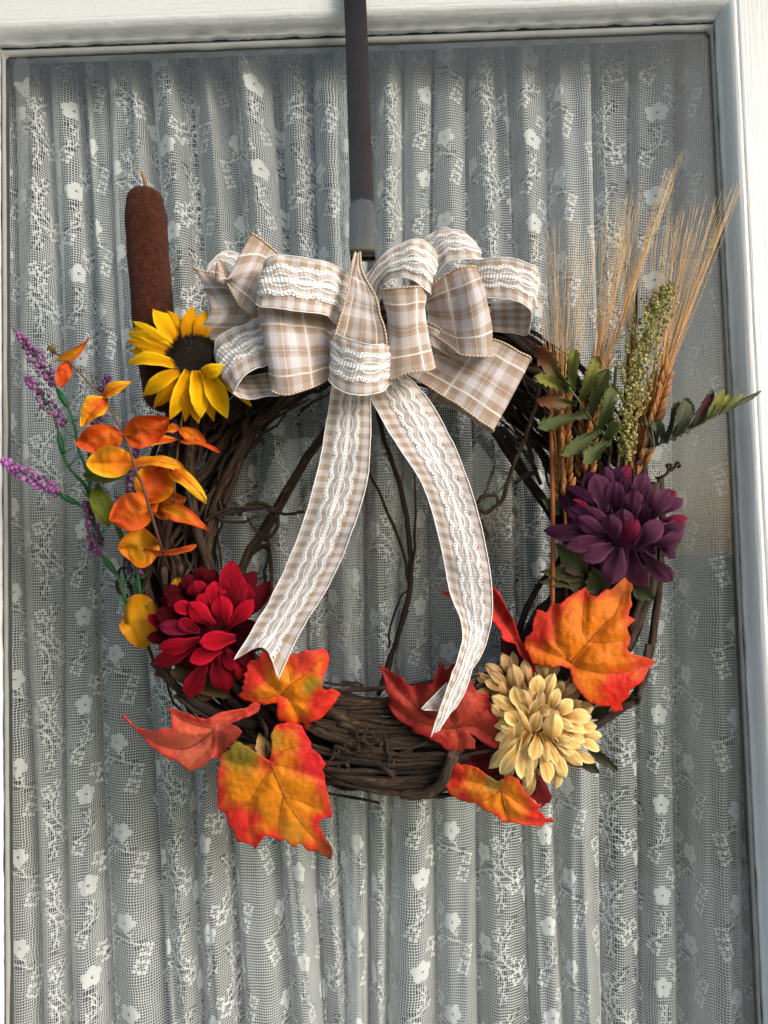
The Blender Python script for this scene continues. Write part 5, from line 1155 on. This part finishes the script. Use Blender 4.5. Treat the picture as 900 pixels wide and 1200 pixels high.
# ================================================================ fern leaves
cF = crop(610, 390, 7.058)
fe = empty('fern_leaf', P(*cF(740, 930), .08), 'green fern leaf with reddish tips pointing toward the bow', 'fern leaf', 'fabric fern leaves')
FG1, FG2, FR = lin(48, 58, 30), lin(92, 98, 46), lin(112, 62, 40)
tube('midrib', catmull([P(*cF(x, y), d) for x, y, d in [(745, 1010, .082), (740, 930, .088), (680, 830, .094), (560, 680, .10), (480, 560, .103), (390, 440, .105), (300, 310, .105), (170, 150, .103)]], 5), lambda q: .0016 * (1 - .7 * q), M['plain'], fe, 6, lin(58, 60, 34), lin(104, 104, 56))
for i, (bx, by, tx, ty, w, c_) in enumerate([(400, 450, 132, 100, 60, 1), (400, 480, 112, 360, 46, 2), (470, 580, 128, 548, 50, 1), (545, 680, 140, 785, 54, 0), (650, 800, 325, 1005, 58, 0), (725, 900, 512, 1080, 62, 0), (425, 490, 458, 136, 50, 2), (490, 560, 640, 186, 54, 2), (575, 700, 728, 300, 60, 0), (650, 800, 762, 420, 56, 0), (712, 890, 806, 735, 50, 0)]):
    g0, g1 = (lin(60, 70, 40), lin(92, 100, 56)) if c_ == 0 else (lin(82, 90, 40), lin(130, 130, 58))
    blade('leaflet', fe, P(*cF(bx, by), .101 - .002 * (i % 3)), P(*cF(tx, ty), .106 + .003 * ((i * 7) % 3)), w * 1.35 / 7.058 * PXM, M['leaf'], 'lobe', bend=.05, cup=.12, fold=.30, c0=g0, c1=FR if c_ == 1 else g1, ce=None, saw=.42, sawn=6, nt=42, nu=8, wave=.35, roll=(.25 if i % 2 else -.25), seed=i)
cG = crop(740, 440, 5.625)
fe2 = empty('fern_leaf', P(*cG(50, 560), .08), 'grey green fern leaf seen from its side, reaching past the door frame', 'fern leaf', 'fabric fern leaves')
tube('midrib', catmull([P(*cG(x, y), d) for x, y, d in [(30, 590, .078), (110, 490, .084), (250, 422, .09), (460, 320, .096), (570, 260, .098), (660, 205, .10), (855, 105, .104)]], 5), lambda q: .0013 * (1 - .75 * q), M['plain'], fe2, 6, lin(112, 104, 92), lin(100, 92, 76))
for i, (bx, by, tx, ty, w, c_) in enumerate([(150, 470, 118, 250, 42, 0), (195, 445, 298, 178, 36, 0), (215, 440, 150, 300, 34, 0), (250, 424, 356, 150, 52, 0), (300, 400, 380, 170, 40, 0), (350, 376, 528, 92, 32, 0), (400, 350, 530, 118, 34, 1), (460, 320, 610, 66, 30, 2), (510, 292, 650, 120, 30, 2), (556, 266, 738, 98, 24, 2), (640, 215, 850, 100, 16, 0)]):
    g0, g1 = [(lin(66, 72, 56), lin(84, 88, 62)), (lin(60, 56, 40), lin(100, 44, 44)), (lin(84, 90, 54), lin(140, 140, 62))][c_]
    blade('leaflet', fe2, P(*cG(bx, by), .088 + .001 * i), P(*cG(tx, ty), .080 + .003 * (i % 4)), w * 1.3 / 5.625 * PXM, M['leaf'], 'lobe' if i < 6 else 'leaf', bend=.08, cup=.2, fold=.3, c0=g0, c1=g1, saw=.2, sawn=7, nt=24, nu=8, wave=.25, roll=.55 if i % 2 else .25, seed=i + 30)
    if i in (0, 3, 5, 7, 9): tube('leaflet_vein', catmull([P(*cG(bx, by), .0895 + .001 * i), P(*cG(bx + (tx - bx) * .3, by + (ty - by) * .35), .094), P(*cG(bx + (tx - bx) * .65, by + (ty - by) * .65), .093)], 4), lambda q: .0008 * (1 - .7 * q), M['plain'], fe2, 5, lin(120, 104, 90), lin(104, 92, 78))

# ================================================================ wheat
IVs = None
def grain_mesh():
    V, Fc, C, U = [], [], [], []; prof_ = [(0, .05), (.12, .55), (.35, 1.0), (.6, .92), (.85, .45), (1, .04)]
    for t, w in prof_:
        for k in range(6):
            a_ = k * PI / 3; V.append((math.cos(a_) * w * .0030, math.sin(a_) * w * .0026, t * .0150)); C.append(mixc(lin(116, 64, 28), lin(176, 122, 70), t)); U.append((math.cos(a_), t, 0))
    for i in range(len(prof_) - 1):
        for k in range(6): Fc.append((i * 6 + k, i * 6 + (k + 1) % 6, (i + 1) * 6 + (k + 1) % 6, (i + 1) * 6 + k))
    me = bpy.data.meshes.new('grain'); me.from_pydata(V, [], Fc); me.polygons.foreach_set('use_smooth', [True] * len(Fc))
    at = me.attributes.new('col', 'FLOAT_COLOR', 'POINT'); at.data.foreach_set('color', np.array([(*c, 1) for c in C], dtype=np.float32).ravel())
    at = me.attributes.new('uvw', 'FLOAT_VECTOR', 'POINT'); at.data.foreach_set('vector', np.array(U, dtype=np.float32).ravel()); me.materials.append(M['straw']); return me
GM = grain_mesh()
def wheat(label, base, tip, stem_end, awn_tips, d, n_awn, seed, rows=11, fat=1.0):
    r = random.Random(seed); rt = empty('wheat_stalk', P(*stem_end, d), label, 'wheat', 'wheat stalks')
    a_, b_ = P(*base, d), P(*tip, d + .004); ax = b_ - a_; up_ = ax.normalized(); vw = (CAM - a_).normalized(); s_ = up_.cross(vw).normalized(); nn = s_.cross(up_)
    for i in range(rows):
        q = i / rows
        for c_, off in enumerate((-1, 0, 1)):
            qq = q + (.5 / rows if c_ == 1 else 0); out = (s_ * off * .0036 + nn * (.0030 if c_ == 1 else .0008)) * fat * (1 - .35 * qq)
            z = (up_ + s_ * (off * .46 + .12 * (r.random() - .5)) + nn * ((.34 if c_ == 1 else .08) + .1 * r.random())).normalized(); x = s_; y = z.cross(x).normalized(); x = y.cross(z)
            o = bpy.data.objects.new('grain', GM); col.objects.link(o); o.parent = rt
            k = (.80 + .25 * r.random()) * fat
            o.matrix_local = Matrix.Translation(a_ + ax * qq + out - rt.location) @ Matrix((x * k, y * k, z * k)).transposed().to_4x4()
    V, Fc, C, U = [], [], [], []
    for i in range(n_awn):
        q = .15 + .85 * r.random(); b0 = a_ + ax * q + s_ * (r.random() - .5) * .008 + nn * r.random() * .004
        (x0, y0), (x1, y1) = awn_tips; f = r.random(); sh = .78 + .22 * r.random() ** .6
        e = P(x0 + (x1 - x0) * f, y0 + (y1 - y0) * f, d + .02 * (r.random() - .3)); e = b0.lerp(e, sh)
        m_ = b0.lerp(e, .5) + s_ * (r.random() - .5) * .006 + nn * .003
        tv, tf, tu, tc = tube_data(catmull([b0, m_, e], 5), lambda q_: .00036 * (1 - .62 * q_), 4, lin(214, 150, 72), lin(240, 204, 140), base=len(V))
        V += tv; Fc += tf; C += tc; U += tu
    aw = mesh_obj('awns', V, Fc, M['straw'], rt, C, U); aw['kind'] = 'stuff'
    p2 = P(*stem_end, d - .01)
    tube('stem', catmull([a_, a_.lerp(p2, .5) + s_ * .001, p2], 5), .0014, M['straw'], rt, 7, lin(170, 100, 48), lin(150, 84, 40))
    return rt
wheat('wheat stalk with upright awns nearest the bow', (661, 588), (657, 470), (664, 700), ((620, 262), (716, 250)), .085, 32, 1, 12)
wheat('middle wheat stalk leaning between fern leaf and seed head', (684, 560), (696, 440), (676, 690), ((690, 250), (808, 170)), .080, 44, 2, 11)
wheat('wheat stalk leaning out over the door frame behind the seed head', (748, 545), (776, 440), (735, 640), ((784, 250), (890, 190)), .078, 48, 3, 11, 1.05)
wheat('short wheat stalk with sparse awns behind the seed head', (738, 558), (748, 480), (726, 660), ((720, 240), (790, 230)), .072, 22, 4, 8, .9)
ss = empty('straw_stem', P(648, 720, .086), 'thin bare orange straw stem standing straight beside the fern leaf', 'straw')
tube('stem', path(ID, [(645, 430, .088), (647, 540, .088), (648, 640, .086), (647, 735, .084)], 6), .0020, M['straw'], ss, 7, lin(176, 106, 56), lin(150, 78, 38))
ss = empty('straw_stem', P(735, 560, .08), 'dark olive reed blade standing upright behind the green seed head', 'reed')
blade('reed_blade', ss, P(728, 560, .074), P(747, 335, .070), .0042, M['leaf'], 'leaf', bend=.01, cup=.2, fold=.3, c0=lin(60, 50, 32), c1=lin(76, 62, 44), nt=14)
for (x0, y0, x1, y1) in [(712, 560, 722, 430), (722, 560, 733, 470), (742, 560, 752, 480)]:
    tube('stem', path(ID, [(x0, y0, .076), ((x0 + x1) / 2, (y0 + y1) / 2, .076), (x1, y1, .076)], 4), .0014, M['plain'], ss, 6, lin(84, 74, 50), lin(96, 92, 60))

# ================================================================ green seed head
sh_ = empty('amaranth_seed_head', P(733, 545, .09), 'olive green amaranth seed head with grainy clusters between wheat and fern', 'seed head')
AX = catmull([P(733, 548, .088), P(735, 500, .092), P(745, 440, .096), P(762, 380, .098), P(781, 335, .098)], 12); r = random.Random(5)
V, Fc, C, U = [], [], [], []
OV, OF = [Vector(p) for p in [(1, 0, 0), (-1, 0, 0), (0, 1, 0), (0, -1, 0), (0, 0, 1.3), (0, 0, -1.3)]], [(0, 2, 4), (2, 1, 4), (1, 3, 4), (3, 0, 4), (2, 0, 5), (1, 2, 5), (3, 1, 5), (0, 3, 5)]
for s in range(92):                                           # short side spikes, each a string of seeds
    q = .04 + .94 * (s + r.random()) / 92; k = q * (len(AX) - 1); i0 = min(int(k), len(AX) - 2); c = AX[i0].lerp(AX[i0 + 1], k - i0); up_ = (AX[i0 + 1] - AX[i0]).normalized()
    wd = .0205 * (math.sin(PI * min(1, .10 + q * .90)) ** .8) * (1.0 if q > .2 else .4 + q * 3)
    t = s * 2.39996; s1v = Vector((math.cos(t), math.sin(t) * .8, 0)); L = wd * (.55 + .5 * r.random()) + .003
    for j in range(13):
        f = (j + r.random()) / 13; p = c + s1v * L * f * (.9) + up_ * L * (.9 * f + .25 * f * f) + Vector((r.random() - .5, r.random() - .5, r.random() - .5)) * .0034
        z = .0009 + .0010 * r.random(); o_ = len(V); cc = mixc(lin(96, 94, 46), lin(196, 190, 122), r.random()); rot = Matrix.Rotation(r.random() * 3, 3, 'Y') @ Matrix.Rotation(r.random() * 3, 3, 'X')
        V += [p + rot @ (x * z) for x in OV]; Fc += [tuple(o_ + x for x in f_) for f_ in OF]; C += [cc] * 6; U += [(0, 0, 0)] * 6
se = mesh_obj('seeds', V, Fc, M['seed'], sh_, C, U, smooth=False); se['kind'] = 'stuff'
tube('stem', AX, lambda q: .0018 * (1 - .7 * q), M['plain'], sh_, 6, lin(96, 92, 50), lin(120, 114, 60))
tube('stem', path(ID, [(733, 546, .088), (732, 580, .082), (730, 620, .075)], 4), .0016, M['plain'], sh_, 6, lin(80, 76, 44), lin(70, 60, 40))
